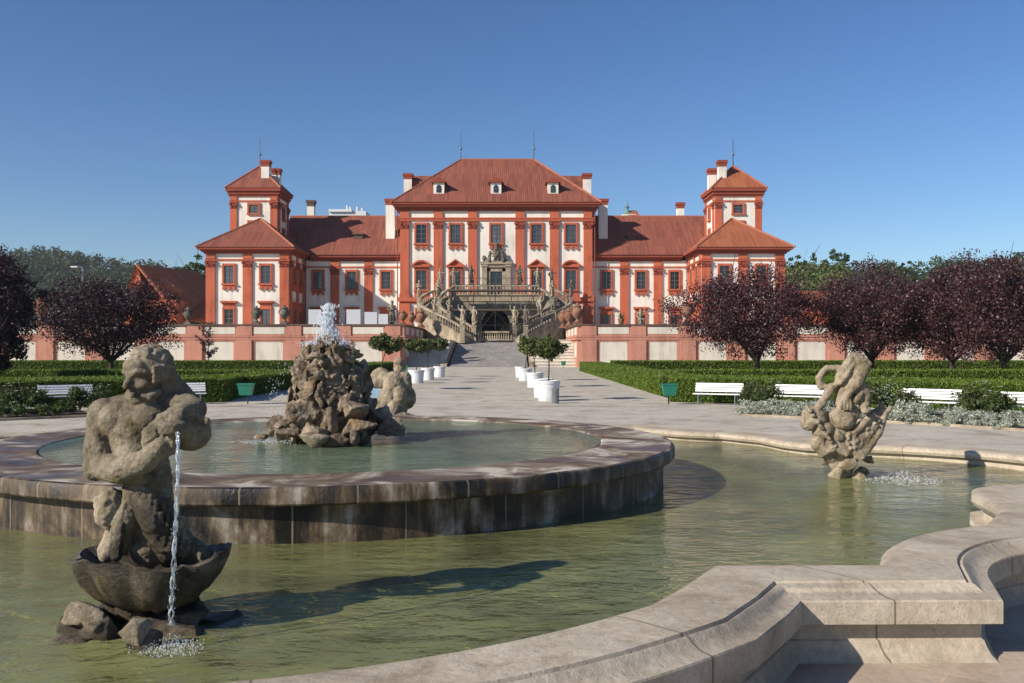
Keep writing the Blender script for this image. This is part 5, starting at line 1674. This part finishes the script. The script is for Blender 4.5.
def broad_tree(name, loc, H, W, zlow, mat_, label, seed, group=None, leaf=.135, ncl=400, per=82, trunk_h=None, trunk_r=.16, cat='tree', depth=None, cr=None, offx=0.0):
    root = empty(name, loc, label, cat, group)
    zc_ = (H+zlow)/2; rz_ = (H-zlow)/2
    D = depth or W
    cr = cr or (W*.055, W*.12)
    P = clump_cloud(ncl, per, (W/2-cr[0],D/2-cr[0],rz_-cr[0]), (offx,0,zc_), seed, cr, .35, zlow-.1)
    link('crown', leaf_mesh('crown', P, leaf, mat_), root)
    b = MB(); th = trunk_h or zlow*.8
    rd = random.Random(seed)
    b.tube([(0,0,-.1),(.02,.0,th*.5),(0,0,th)],[trunk_r*1.3,trunk_r,trunk_r*.9],9)
    tips = [(offx+W*.40*math.cos(a)*rd.uniform(.6,1), D*.40*math.sin(a)*rd.uniform(.6,1), zc_+rz_*rd.uniform(-.3,.7)) for a in [6.283*k/9+rd.uniform(-.2,.2) for k in range(9)]]
    branchy(b, (0,0,th*.92), tips, trunk_r*.6, seed)
    b.build('trunk', M['bark'], root, local=True)
    return root

PG = 'purple leaved plum trees in the garden'
broad_tree('plum_tree', (X(757,54),54,0), 6.75, 8.9, 1.0, M['plum'], 'wide purple plum tree right of the ramp, standing before the right palace pavilion', 101, PG, trunk_h=1.0, offx=-.55)
broad_tree('plum_tree', (X(872,55),55,0), 6.9, 8.3, .9, M['plum'], 'rounded purple plum tree rising behind the putto fountain', 102, PG, trunk_h=1.1)
broad_tree('plum_tree', (X(952,53),53,0), 6.6, 7.6, .8, M['plum'], 'purple plum tree with a forked trunk, second from the right edge', 103, PG, trunk_h=1.0)
broad_tree('plum_tree', (X(1004,49),49,0), 7.0, 8.2, .8, M['plum'], 'tall purple plum tree at the right edge of the photo', 104, PG, trunk_h=1.0)
broad_tree('plum_tree', (X(111,56),56,0), 6.2, 8.5, 1.0, M['plum_dark'], 'dark round plum tree left of the palace, behind the merman', 105, PG, trunk_h=1.0)
broad_tree('plum_tree', (X(-12,47),47,0), 7.0, 5.4, 1.2, M['plum_dark'], 'nearly black tree cut off by the left edge of the photo', 106, PG, trunk_h=1.1)
broad_tree('plum_tree', (X(-8,40),40,0), 3.3, 3.0, .6, M['plum_dark'], 'low dark bushy tree at the left edge below the black tree', 108, PG, ncl=90, trunk_h=.6)
# sparse sapling
sp = empty('plum_sapling', (X(208,74),74,0), 'thin sparse purple sapling before the left terrace wall', 'tree')
b = MB(); rd = random.Random(8); P = []
b.tube([(0,0,0),(.03,0,1.2),(0,0,2.3),(.1,0,3.6)],[.06,.05,.035,.012],6)
for k in range(26):
    z = rd.uniform(.9,3.2); a = rd.uniform(0,6.28); l = rd.uniform(.7,1.6)*(1-.12*z)
    e = Vector((math.cos(a)*l, math.sin(a)*l, l*.55)); p = Vector((.02,0,z)); b.tube([p,p+e*.5,p+e],[.022,.014,.005],5)
    for q in range(26): P.append(p+e*rd.uniform(.25,1.08)+Vector((rd.gauss(0,.07),rd.gauss(0,.07),rd.gauss(0,.07))))
b.build('trunk', M['bark'], sp, local=True)
link('crown', leaf_mesh('crown', np.array([tuple(p) for p in P]), .15, M['plum_dark']), sp)

# ------------------------------------------------------------------ clipped hedges
def in_poly_samples(poly, n, rg):
    P = np.array(poly); lo, hi = P.min(0), P.max(0); res = []
    while sum(len(r) for r in res) < n:
        q = lo + rg.random((n*2,2))*(hi-lo); ins = np.zeros(len(q),bool)
        j = len(P)-1
        for i in range(len(P)):
            c = ((P[i,1]>q[:,1]) != (P[j,1]>q[:,1])) & (q[:,0] < (P[j,0]-P[i,0])*(q[:,1]-P[i,1])/(P[j,1]-P[i,1]+1e-12)+P[i,0])
            ins ^= c; j = i
        res.append(q[ins])
    return np.concatenate(res)[:n]
def hedge(poly, h, label, n_top, per_m, leaf=.09, seed=1, group='clipped green hedges'):
    rg = np.random.default_rng(seed)
    cx = sum(p[0] for p in poly)/len(poly); cy = sum(p[1] for p in poly)/len(poly)
    root = empty('hedge', (cx,cy,0), label, 'hedge', group)
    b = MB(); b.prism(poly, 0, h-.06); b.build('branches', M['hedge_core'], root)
    T = in_poly_samples(poly, n_top, rg); zt = h + rg.normal(size=n_top)*.022 - .02
    P = [np.column_stack([T, zt])]
    n = len(poly)
    for i in range(n):
        a, c = np.array(poly[i]), np.array(poly[(i+1)%n]); L = np.linalg.norm(c-a)
        d = (c-a)/L; nn = np.array([d[1],-d[0]])
        m = int(L*per_m)
        t = rg.random(m); z = rg.random(m)*h
        o = np.abs(rg.normal(size=m))*.03
        q = a + (c-a)*t[:,None] + nn*o[:,None]
        P.append(np.column_stack([q, z]))
    P = np.concatenate(P) - np.array([cx,cy,0])
    link('leaves', leaf_mesh('leaves', P, leaf, M['hedge'], up=1.4, aspect=.42), root)
    return root
def arc_pts(r, a0, a1, n): return [(FC.x+r*math.sin(R(a0+(a1-a0)*i/n)), FC.y+r*math.cos(R(a0+(a1-a0)*i/n))) for i in range(n+1)]
def ccw(P):
    A = sum(P[i][0]*P[(i+1)%len(P)][1]-P[(i+1)%len(P)][0]*P[i][1] for i in range(len(P)))
    return P if A > 0 else P[::-1]
for s in (-1,1):
    side = 'right' if s>0 else 'left'
    f = lambda P: ccw([(AX+s*(x-AX),y) for x,y in P])
    inn = arc_pts(20.3, 20.3, 70, 22); outr = arc_pts(24.2, 70, 18.5, 22)
    hedge(f([p for p in inn]+[p for p in outr]), .76, 'broad curved hedge behind the %s garden benches, its top bright green' % side, 60000, 2300, .062, 3 if s<0 else 4)
    hedge(f([(5.35,33.3),(6.9,33.3),(6.9,73),(5.35,73)]), .72, 'long straight hedge along the %s edge of the gravel avenue' % side, 22000, 1000, .075, 5 if s<0 else 6)
    hedge(f([(7.3,66.5),(58,66.5),(58,68.6),(7.3,68.6)]), .86, 'far straight hedge before the %s terrace wall' % side, 26000, 420, .12, 7 if s<0 else 8)
    hedge(f([(7.3,42.5),(52,42.5),(52,44.2),(7.3,44.2)]), .72, 'middle hedge row under the %s plum trees' % side, 24000, 600, .10, 9 if s<0 else 10)

# ------------------------------------------------------------------ benches
def bench_proto():
    root = empty('garden_bench', (0,0,0))
    sw = M['white_paint']; L = 1.44
    for k in range(4):
        b = MB(); b.cbox((0,-.02-.085*k,.335-.004*abs(k-1.5)),(L,.07,.022)); b.build('seat_slat', sw, root, local=True)
    for k in range(4):
        b = MB(); b.cbox((0,.055+.026*k,.415+.068*k),(L,.02,.052),(R(-20),0,0)); b.build('back_slat', sw, root, local=True)
    for sx in (-1,1):
        b = MB(); x = sx*.55
        b.tube([(x,-.30,0),(x,-.28,.31),(x,.02,.32),(x,.075,.40),(x,.15,.66)],.018,6)
        b.tube([(x,.10,0),(x,.03,.32)],.018,6)
        b.build('frame', M['metal_grey'], root, local=True)
    return root
BG = 'white slatted garden benches round the fountain'
bp = bench_proto()
def place_bench(px, r, label, first=[True]):
    # on a circle round the fountain: find the angle whose picture column is px
    best = min(np.linspace(-80,80,3201), key=lambda a: abs(X(px, FC.y+r*math.cos(R(a))) - (FC.x+r*math.sin(R(a)))))
    loc = (FC.x+r*math.sin(R(best)), FC.y+r*math.cos(R(best)), 0)
    if first[0]:
        first[0] = False; bp.location = loc; bp.rotation_euler = (0,0,-R(best)); tag(bp, label, 'bench', BG)
    else: copy_thing(bp, loc, -R(best), None, label)
place_bench(718.5, 19.5, 'white slatted bench next to the right green bin, nearest the avenue on the right')
place_bench(799, 19.3, 'white slatted bench just left of the putto fountain')
place_bench(930, 18.5, 'white slatted bench right of the putto fountain among white roses')
place_bench(1030, 18.2, 'white slatted bench cut off by the right edge of the photo')
place_bench(66, 19.5, 'white slatted bench on the far left behind rose bushes')
place_bench(181, 19.6, 'white slatted bench half hidden behind the merman\'s shoulder')

# ------------------------------------------------------------------ bins
def bin_(px, Y, label):
    root = empty('litter_bin', (X(px,Y),Y,0), label, 'bin', 'green litter bins')
    b = MB(); vs = []
    for z, w, d in ((.28,.17,.12),(.62,.225,.155)):
        vs += [(-w,-d,z),(w,-d,z),(w,d,z),(-w,d,z)]
    b.add(vs, [(3,2,1,0),(0,1,5,4),(1,2,6,5),(2,3,7,6),(3,0,4,7)])
    b.box(-.24,.24,-.17,-.14,.6,.64); b.box(-.24,.24,.14,.17,.6,.64)
    b.build('body', M['green_bin'], root, local=True)
    b = MB(); b.bar((0,.18,0),(0,.18,.6),.022); b.build('post', M['dark_metal'], root, local=True)
bin_(669.5, 28.0, 'green litter bin on a post beside the first right bench')
bin_(246, 28.2, 'green litter bin on a post left of the rock pile, before the hedge')
bin_(404.5, 62.0, 'small green bin behind the head of the kneeling stone figure')
bin_(563.5, 84.0, 'small dark green bin at the foot of the right steps')
o = empty('metal_bin', (X(555.5,28.6),28.6,0), 'slim grey metal cylinder bin beside the nearest white tub', 'bin')
b = MB(); b.lathe([(.105,0),(.11,.03),(.11,.40),(.118,.41),(.118,.47),(.09,.475),(.085,.40)],(0,0,0),20); b.build('body', M['metal_grey'], o, local=True, smooth=True, smooth_angle=40)

# ------------------------------------------------------------------ citrus trees in white tubs
def tub_tree(px, Y, w, h, crown, label, seed, trunk=True, dx=0.0):
    o = empty('potted_tree' if crown else 'planter_tub', (X(px,Y),Y,0), label, 'potted tree' if crown else 'planter', 'white planter tubs along the avenue')
    b = MB(); r = w/2
    b.lathe([(r*.86,0),(r*.97,h*.85),(r*1.03,h*.86),(r*1.05,h),(r*.92,h),(r*.90,h-.07),(0,h-.08)],(0,0,0),28)
    b.build('tub', M['tub_white'], o, local=True, smooth=True, smooth_angle=35)
    b = MB(); b.lathe([(0,h-.06),(r*.9,h-.065)],(0,0,0),20,False); b.build('soil', M['soil'], o, local=True)
    if crown:
        H, W, T = crown
        b = MB(); b.tube([(0,0,h-.1),(.02+dx*.4,0,h+.5),(dx,0,H*.9)],[.026,.022,.018],6)
        branchy(b, (dx*.8,0,H-.25), [(dx+W*.3*math.cos(a),W*.3*math.sin(a),H+.2) for a in (0,1.3,2.5,3.8,5)], .02, seed)
        b.build('trunk', M['bark'], o, local=True)
        P = clump_cloud(70, 60, (W/2,W/2,T/2), (dx,0,H), seed, (.10,.22), .3)
        link('crown', leaf_mesh('crown', P, .12, M['citrus']), o)
TG = None
tub_tree(548.5,30.1,.74,.66,(1.74,.86,.58),'nearest white tub, with a small round citrus tree, at the right edge of the avenue',1)
tub_tree(543,32.3,.70,.66,None,'white tub just behind the nearest one, right edge of the avenue',2)
tub_tree(535,41,.76,.66,(1.80,1.15,.72),'white tub with a round citrus tree, third in the right row',3,dx=-.1)
tub_tree(525,50,.72,.66,(1.95,1.1,.75),'white tub with a round citrus tree, fourth in the right row',4,dx=.15)
tub_tree(521,55.5,.70,.66,None,'farthest white tub of the right row, before the ramp',5)
tub_tree(416.5,46.2,.78,.66,(1.86,1.1,.6),'white tub with a citrus tree, nearest of the visible left row',6)
tub_tree(428,51,.74,.66,(1.93,1.1,.62),'white tub with a citrus tree, middle of the visible left row',7)
tub_tree(439.5,56.6,.72,.66,(1.98,1.1,.62),'white tub with a citrus tree, farthest of the left row',8)
tub_tree(379,38,.78,.66,(1.9,1.5,.66),'white tub with a citrus tree, hidden behind the rock pile',9,dx=.3)

# ------------------------------------------------------------------ bedding: silver shrubs and rose bushes
SG = 'silver grey shrubs edging the flower bed'
protoS = []
for k in range(4):
    P = clump_cloud(34, 60, (.36,.34,.30), (0,0,.22), 500+k, (.07,.14), .5, 0)
    protoS.append(leaf_mesh('silver_shrub', P, .065, M['silver'], up=.6, aspect=.3))
protoG = []
for k in range(3):
    P = clump_cloud(34, 55, (.36,.34,.26), (0,0,.23), 540+k, (.07,.14), .5, 0)
    protoG.append(leaf_mesh('silver_shrub', P, .07, M['rose_leaf'], up=.5, aspect=.4))
def shrub_row(a0, a1, r, n, label, seed, protos, name='silver_shrub', cat='shrub', group=SG, sc=(.85,1.2)):
    rd = random.Random(seed)
    for i in range(n):
        a = a0+(a1-a0)*i/(n-1)+rd.uniform(-.3,.3); rr = r+rd.uniform(-.15,.15)
        o = link(name, rd.choice(protos)); o.location = (FC.x+rr*math.sin(R(a)), FC.y+rr*math.cos(R(a)), 0)
        o.rotation_euler = (0,0,rd.uniform(0,6.28)); k = rd.uniform(*sc); o.scale = (k,k,k*rd.uniform(.62,.82))
        tag(o, label, cat, group)
shrub_row(31.5, 66, 15.35, 15, 'low silver grey shrub in the row along the right bed edge', 1, protoS)
shrub_row(31.5, 60, 16.1, 11, 'pale grey shrub of the second row before the right benches', 2, protoS, sc=(.8,1.1))
shrub_row(-70, -37, 15.7, 12, 'low green shrub edging the left flower bed', 3, protoG, 'bed_shrub', 'shrub', 'green shrubs edging the left bed')
shrub_row(-70, -35, 16.5, 9, 'grey green shrub of the second row in the left bed', 4, protoS+protoG, 'bed_shrub', 'shrub', 'shrubs of the second row in the left bed')
tag(slab('flower_bed', [ring_poly(15.1,18.9,31,85,30), ring_poly(15.1,18.9,-85,-33,30)], M['soil'], .012), kind='structure')
b = MB()
for a0, a1 in ((31,85),(-85,-33)): b.prism(ccw(ring_poly(14.98,15.10,a0,a1,30)),-.05,.055)
tag(b.build('bed_kerb', M['sand_stone']), kind='structure')

def rose_bush(px, r, H, W, label, seed, white=9, red=0):
    best = min(np.linspace(-80,80,3201), key=lambda a: abs(X(px, FC.y+r*math.cos(R(a))) - (FC.x+r*math.sin(R(a)))))
    o = empty('rose_bush', (FC.x+r*math.sin(R(best)), FC.y+r*math.cos(R(best)), 0), label, 'rose bush', 'rose bushes by the benches')
    rd = random.Random(seed); H *= .86; W *= .85
    P = clump_cloud(34, 34, (W/2,W/2,H*.36), (0,0,H*.52), seed, (.08,.2), .15, 0)
    link('leaves', leaf_mesh('leaves', P, .075, M['rose_leaf'], aspect=.6), o)
    b = MB()
    for k in range(9):
        a = rd.uniform(0,6.28); l = rd.uniform(.3,.5)*W
        b.tube([(0,0,0),(math.cos(a)*l*.4,math.sin(a)*l*.4,H*.5),(math.cos(a)*l,math.sin(a)*l,H*rd.uniform(.85,1.08))],[.015,.012,.006],5)
    b.build('stems', M['bark'], o, local=True)
    for m_, n_, nm in ((M['petal'],white,'blossoms'),(M['petal_red'],red,'red_blossoms')):
        if not n_: continue
        b = MB()
        for k in range(n_):
            a = rd.uniform(0,6.28); q = W*.5*rd.random()**.5; z = H*rd.uniform(.55,1.12)
            c = Vector((q*math.cos(a), q*math.sin(a)-.05, z)); s_ = rd.uniform(.030,.055)
            for j in range(7):
                aa = 6.283*j/7; d = Vector((math.cos(aa),math.sin(aa),.5))*s_
                e = Vector((-math.sin(aa),math.cos(aa),0))*s_*.6
                b.add([c, c+d*.7+e, c+d*1.15, c+d*.7-e], [(0,1,2,3)])
        b.build(nm, m_, o, local=True)
rose_bush(752, 19.0, .95, .8, 'dark leafy rose bush right of the first right bench', 1, 2, 0)
rose_bush(768, 18.2, .85, .8, 'rose bush with white flowers left of the second right bench', 2, 10, 2)
rose_bush(880, 17.8, 1.0, .8, 'tall rose bush with white flowers just right of the putto fountain', 3, 9, 0)
rose_bush(905, 17.5, .8, .7, 'rose bush with a few white and red flowers in front of the third bench', 4, 6, 3)
rose_bush(975, 17.6, .95, 1.0, 'big rose bush full of white flowers between the two right benches', 5, 14, 2)
rose_bush(1000, 17.4, .85, .8, 'rose bush next to the last bench at the right edge', 6, 8, 1)
rose_bush(12, 17.6, .95, 1.0, 'leafy rose bush at the left edge before the left bench', 7, 8, 0)
rose_bush(36, 17.4, .8, .9, 'rose bush with white flowers before the left end of the left bench', 8, 9, 0)
rose_bush(80, 17.9, .8, .8, 'rose bush before the right end of the left bench', 9, 7, 0)
rose_bush(100, 18.4, .75, .8, 'small rose bush between the left bench and the merman', 10, 5, 0)

# ------------------------------------------------------------------ beyond the palace
# orange roofed house, left
hs = empty('orange_roofed_house', (X(165,140),140,0), 'house with steep orange tiled roof and gable left of the palace', 'house')
Yh = 135.0; hx = lambda p: X(p,Yh); hz = lambda p: Z(p,Yh)
b = MB(); b.box(hx(124),hx(176),Yh,Yh+22,0,hz(300)); b.add([(hx(124),Yh,hz(300)),(hx(146),Yh,hz(300)),(hx(137),Yh,hz(265))],[(0,1,2)])
b.build('wall', M['red_wall'], hs)
b = MB()
b.roof([(hx(122),Yh-.4,hz(303)),(hx(176),Yh-.4,hz(312)),(hx(176),Yh+3,hz(290)),(hx(137),Yh+3,hz(264))])
A_ = (hx(137),Yh-.2,hz(264.5)); B_ = (hx(175),Yh+12,hz(263)); 
b.roof([(hx(177),Yh-.3,hz(314)),(hx(190),Yh+16,hz(288)),(hx(160),Yh+16,hz(262)),(hx(137),Yh-.3,hz(264.5))])
b.roof([(hx(122),Yh-.3,hz(303)),(hx(137),Yh-.3,hz(264.5)),(hx(160),Yh+16,hz(262)),(hx(140),Yh+16,hz(300))])
rf = b.build('roof', M['tile_orange'], hs, recalc=False)
b = MB(); b.bar(A_,(hx(177),Yh-.35,hz(313)),.22); b.build('verge', M['ridge'], hs)
b = MB(); b.box(hx(176),hx(214),Yh+4,Yh+14,0,hz(318))
b.build('annex_wall', M['red_wall'], hs)
b = MB(); b.roof([(hx(174),Yh+3,hz(318)),(hx(214),Yh+3,hz(318)),(hx(214),Yh+11,hz(287)),(hx(186),Yh+11,hz(287))]); b.build('annex_roof', M['tile_orange'], hs, recalc=False)
b = MB(); b.box(hx(199),hx(206),Yh+3.5,Yh+6,hz(314),hz(306)); b.build('dormer', M['coping_dark'], hs)
b = MB(); b.box(hx(174),hx(178),Yh+15,Yh+17,hz(300),hz(274)); b.build('chimney', M['white_wall'], hs)
# small orange roof right, behind the plum trees
hs = empty('orange_roofed_house', (X(800,150),150,0), 'low orange roof showing between the two middle plum trees on the right', 'house')
b = MB(); b.box(X(788,150),X(830,150),150,158,0,Z(300,150)); b.build('wall', M['red_wall'], hs)
b = MB(); b.roof([(X(785,149),149,Z(300,149)),(X(832,149),149,Z(300,149)),(X(828,154),154,Z(291,154)),(X(789,154),154,Z(291,154))]); b.build('roof', M['tile_orange'], hs, recalc=False)
# white modern block and church spire over the roofs
hs = empty('white_tower_block', (X(346,420),420,0), 'white modern building with roof plant showing above the left wing roof', 'building')
b = MB(); b.box(X(329,420),X(366,420),420,440,0,Z(211,420)); b.box(X(329,420),X(352,420),419,439,Z(212,420),Z(209.5,420)); b.build('wall', M['modern_white'], hs)
for px, h in ((346,205.5),(349,207),(356,206.5),(361,208)):
    b = MB(); b.box(X(px,422),X(px+1.6,422),422,424,Z(212,422),Z(h,422)); b.build('roof_mast', M['modern_white'], hs)
hs = empty('church_turret', (X(628,300),300,0), 'small white turret with green spire behind the right wing roof', 'church')
b = MB(); b.box(X(622.5,300),X(636,300),300,306,0,Z(214,300)); b.build('wall', M['white_wall'], hs)
b = MB(); xm = X(628,300)
b.lathe([(1.3,Z(213,300)),(.9,Z(211,300)),(.35,Z(208,300)),(.75,Z(206,300)),(.2,Z(204,300)),(.08,Z(199.5,300))],(xm,302,0),10); b.build('spire', M['copper'], hs)
b = MB(); b.roof([(X(628,299),299,Z(216,299)),(X(640,299),299,Z(216,299)),(X(637,303),303,Z(210.5,303)),(X(629,303),303,Z(210.5,303))]); b.build('roof', M['tile_orange'], hs, recalc=False)
# lamp post
lp = empty('street_lamp', (X(82.5,110),110,0), 'slim grey street lamp with a short arm against the wooded hill', 'street lamp')
b = MB(); b.tube([(X(82.5,110),110,0),(X(82.5,110),110,Z(267,110))],[.13,.09],8); b.build('pole', M['metal_grey'], lp)
b = MB(); b.tube([(X(82.5,110),110,Z(267.3,110)),(X(76,110),110,Z(266.6,110))],[.06,.05],6); b.build('arm', M['metal_grey'], lp)
b = MB(); b.cbox((X(74.5,110),110,Z(266.8,110)),(.8,.28,.14)); b.build('lamp_head', M['modern_white'], lp)

# ------------------------------------------------------------------ hills and woods
def hill(name, crest, Y0, Y1, seed):
    """crest: list of (px, py) along the skyline at distance Y1; slopes up from the plain at Y0"""
    b = MB(); n = 60; m = 14
    px0, px1 = crest[0][0], crest[-1][0]
    xs = np.linspace(px0, px1, n); ys = np.interp(xs, [c[0] for c in crest], [c[1] for c in crest])
    vs = []
    for j in range(m+1):
        t = j/m; Y = Y0+(Y1-Y0)*t
        for px, py in zip(xs, ys):
            zt = Z(py, Y1); q = t*t*(3-2*t)
            vs.append((X(px,Y1)*(1-.12*(1-t)), Y, -1+(zt+1)*q + 2.0*mnoise.noise(Vector((px*.03,t*4,seed)))*q))
    for (px, py) in zip(xs, ys): vs.append((X(px,Y1), Y1+250, -1))
    fs = [(j*n+i, j*n+i+1, (j+1)*n+i+1, (j+1)*n+i) for j in range(m+1) for i in range(n-1)]
    b.add(vs, fs)
    tag(b.build(name, M['hill'], smooth=True), kind='structure')
    return np.array(vs[:(m+1)*n]).reshape(m+1, n, 3)
GH1 = hill('left_hill', [(-260,270),(-120,264),(0,261),(30,262),(60,262),(100,268),(150,277),(200,281),(260,296),(330,330)], 300, 620, 1)
GH2 = hill('right_hill', [(700,330),(760,300),(800,284),(850,279),(900,277),(960,272),(1024,270),(1150,262),(1300,262)], 260, 520, 2)
def wood(name, G, n, hgt, wid, seed, mat_, label=None):
    rg = np.random.default_rng(seed); P = []; S = []
    m, k, _ = G.shape
    for i in range(n):
        j = rg.uniform(3, m-1.01); c = rg.uniform(0, k-1.01); j0, c0 = int(j), int(c); a, e = j-j0, c-c0
        p = (G[j0,c0]*(1-a)*(1-e)+G[j0+1,c0]*a*(1-e)+G[j0,c0+1]*(1-a)*e+G[j0+1,c0+1]*a*e)
        H = hgt*rg.uniform(.6,1.25); W = wid*rg.uniform(.7,1.3)
        q = rg.normal(size=(70,3)); q /= np.linalg.norm(q,axis=1,keepdims=True); q *= (rg.random(70)**.3)[:,None]
        q[:,2] *= 1.0
        P.append(p + q*np.array([W/2,W/2,H/2]) + np.array([0,0,H*.45]))
    P = np.concatenate(P)
    o = link(name, leaf_mesh(name, P, hgt*.20, mat_))
    return tag(o, kind='stuff')
wood('far_wood', GH1, 900, 9.5, 9, 1, M['wood_green'])
wood('far_wood', GH2, 700, 8.5, 9, 2, M['green_leaf'])
BT = 'green trees beyond the palace'
for px, Y, top, W, lab, mt in ((838,230,246,9,'round green tree on the skyline between two plum trees','green_leaf'),(803,240,250,8,'green tree on the skyline just right of the right pavilion','green_leaf'),
                           (908,260,258,7,'small dark tree crown poking above the right plum trees','green_leaf'),
                           (198,170,256,7,'green tree behind the palace\'s left pavilion','green_leaf'),(186,180,268,9,'bushy green tree above the orange house roof','green_leaf')):
    broad_tree('green_tree', (X(px,Y),Y,0), Z(top,Y), W, Z(top,Y)*.45, M[mt], lab, int(px), BT, leaf=.7, ncl=70, per=36, trunk_r=.35)
# lighter vineyard slope right of the pavilion
b = MB(); rg = np.random.default_rng(5); P = []
for r_ in range(14):
    Y = 170+r_*4.0; z = Z(292-r_*2.0, Y)
    x = rg.uniform(X(784,Y), X(850,Y), 420); P.append(np.column_stack([x, Y+rg.normal(size=420)*.5, z+np.abs(rg.normal(size=420))*.8-1.0]))
vs = []
for r_ in range(15):
    Y = 166+r_*4.0; z = Z(294-r_*2.0, Y)-1.0
    vs += [(X(775,Y),Y,z),(X(862,Y),Y,z)]
b.add(vs+[(X(775,300),300,-1),(X(862,300),300,-1),(X(775,160),160,-1),(X(862,160),160,-1)], [(2*i,2*i+1,2*i+3,2*i+2) for i in range(14)]+[(28,29,31,30),(32,33,1,0)])
tag(b.build('vineyard_slope', M['hill']), kind='structure')
tag(link('vineyard', leaf_mesh('vineyard', np.concatenate(P), .9, M['light_leaf'])), kind='stuff')
# garden bushes along the top of the left terrace wall
for px, W, lab in ((176,2.6,'low green bush on the terrace before the orange house'),(200,3.0,'low green bush on the terrace by the pavilion\'s left corner')):
    o = empty('terrace_bush', (X(px,93),93,TZ), lab, 'bush', 'bushes on the terrace')
    P = clump_cloud(26,40,(W/2,.8,.55),(0,0,.5),int(px),(.2,.4),.3,0); link('leaves', leaf_mesh('leaves', P, .22, M['green_leaf']), o)
    b = MB(); branchy(b, (0,0,0), [(W*.3,0,.7),(-W*.3,.1,.7),(0,.2,.9)], .04, 3); b.build('stems', M['bark'], o, local=True)

# ------------------------------------------------------------------ thin summer haze
hm = bpy.data.materials.new('haze air'); hm.use_nodes = True
nt = hm.node_tree; nt.nodes.clear()
ho = nt.nodes.new('ShaderNodeOutputMaterial'); pv = nt.nodes.new('ShaderNodeVolumePrincipled')
pv.inputs['Color'].default_value = (.80,.87,.95,1); pv.inputs['Density'].default_value = .00015; pv.inputs['Anisotropy'].default_value = .1
nt.links.new(pv.outputs[0], ho.inputs['Volume'])
b = MB(); b.box(-1150,1150,-110,1350,-3,110)
tag(b.build('haze', hm), kind='stuff')
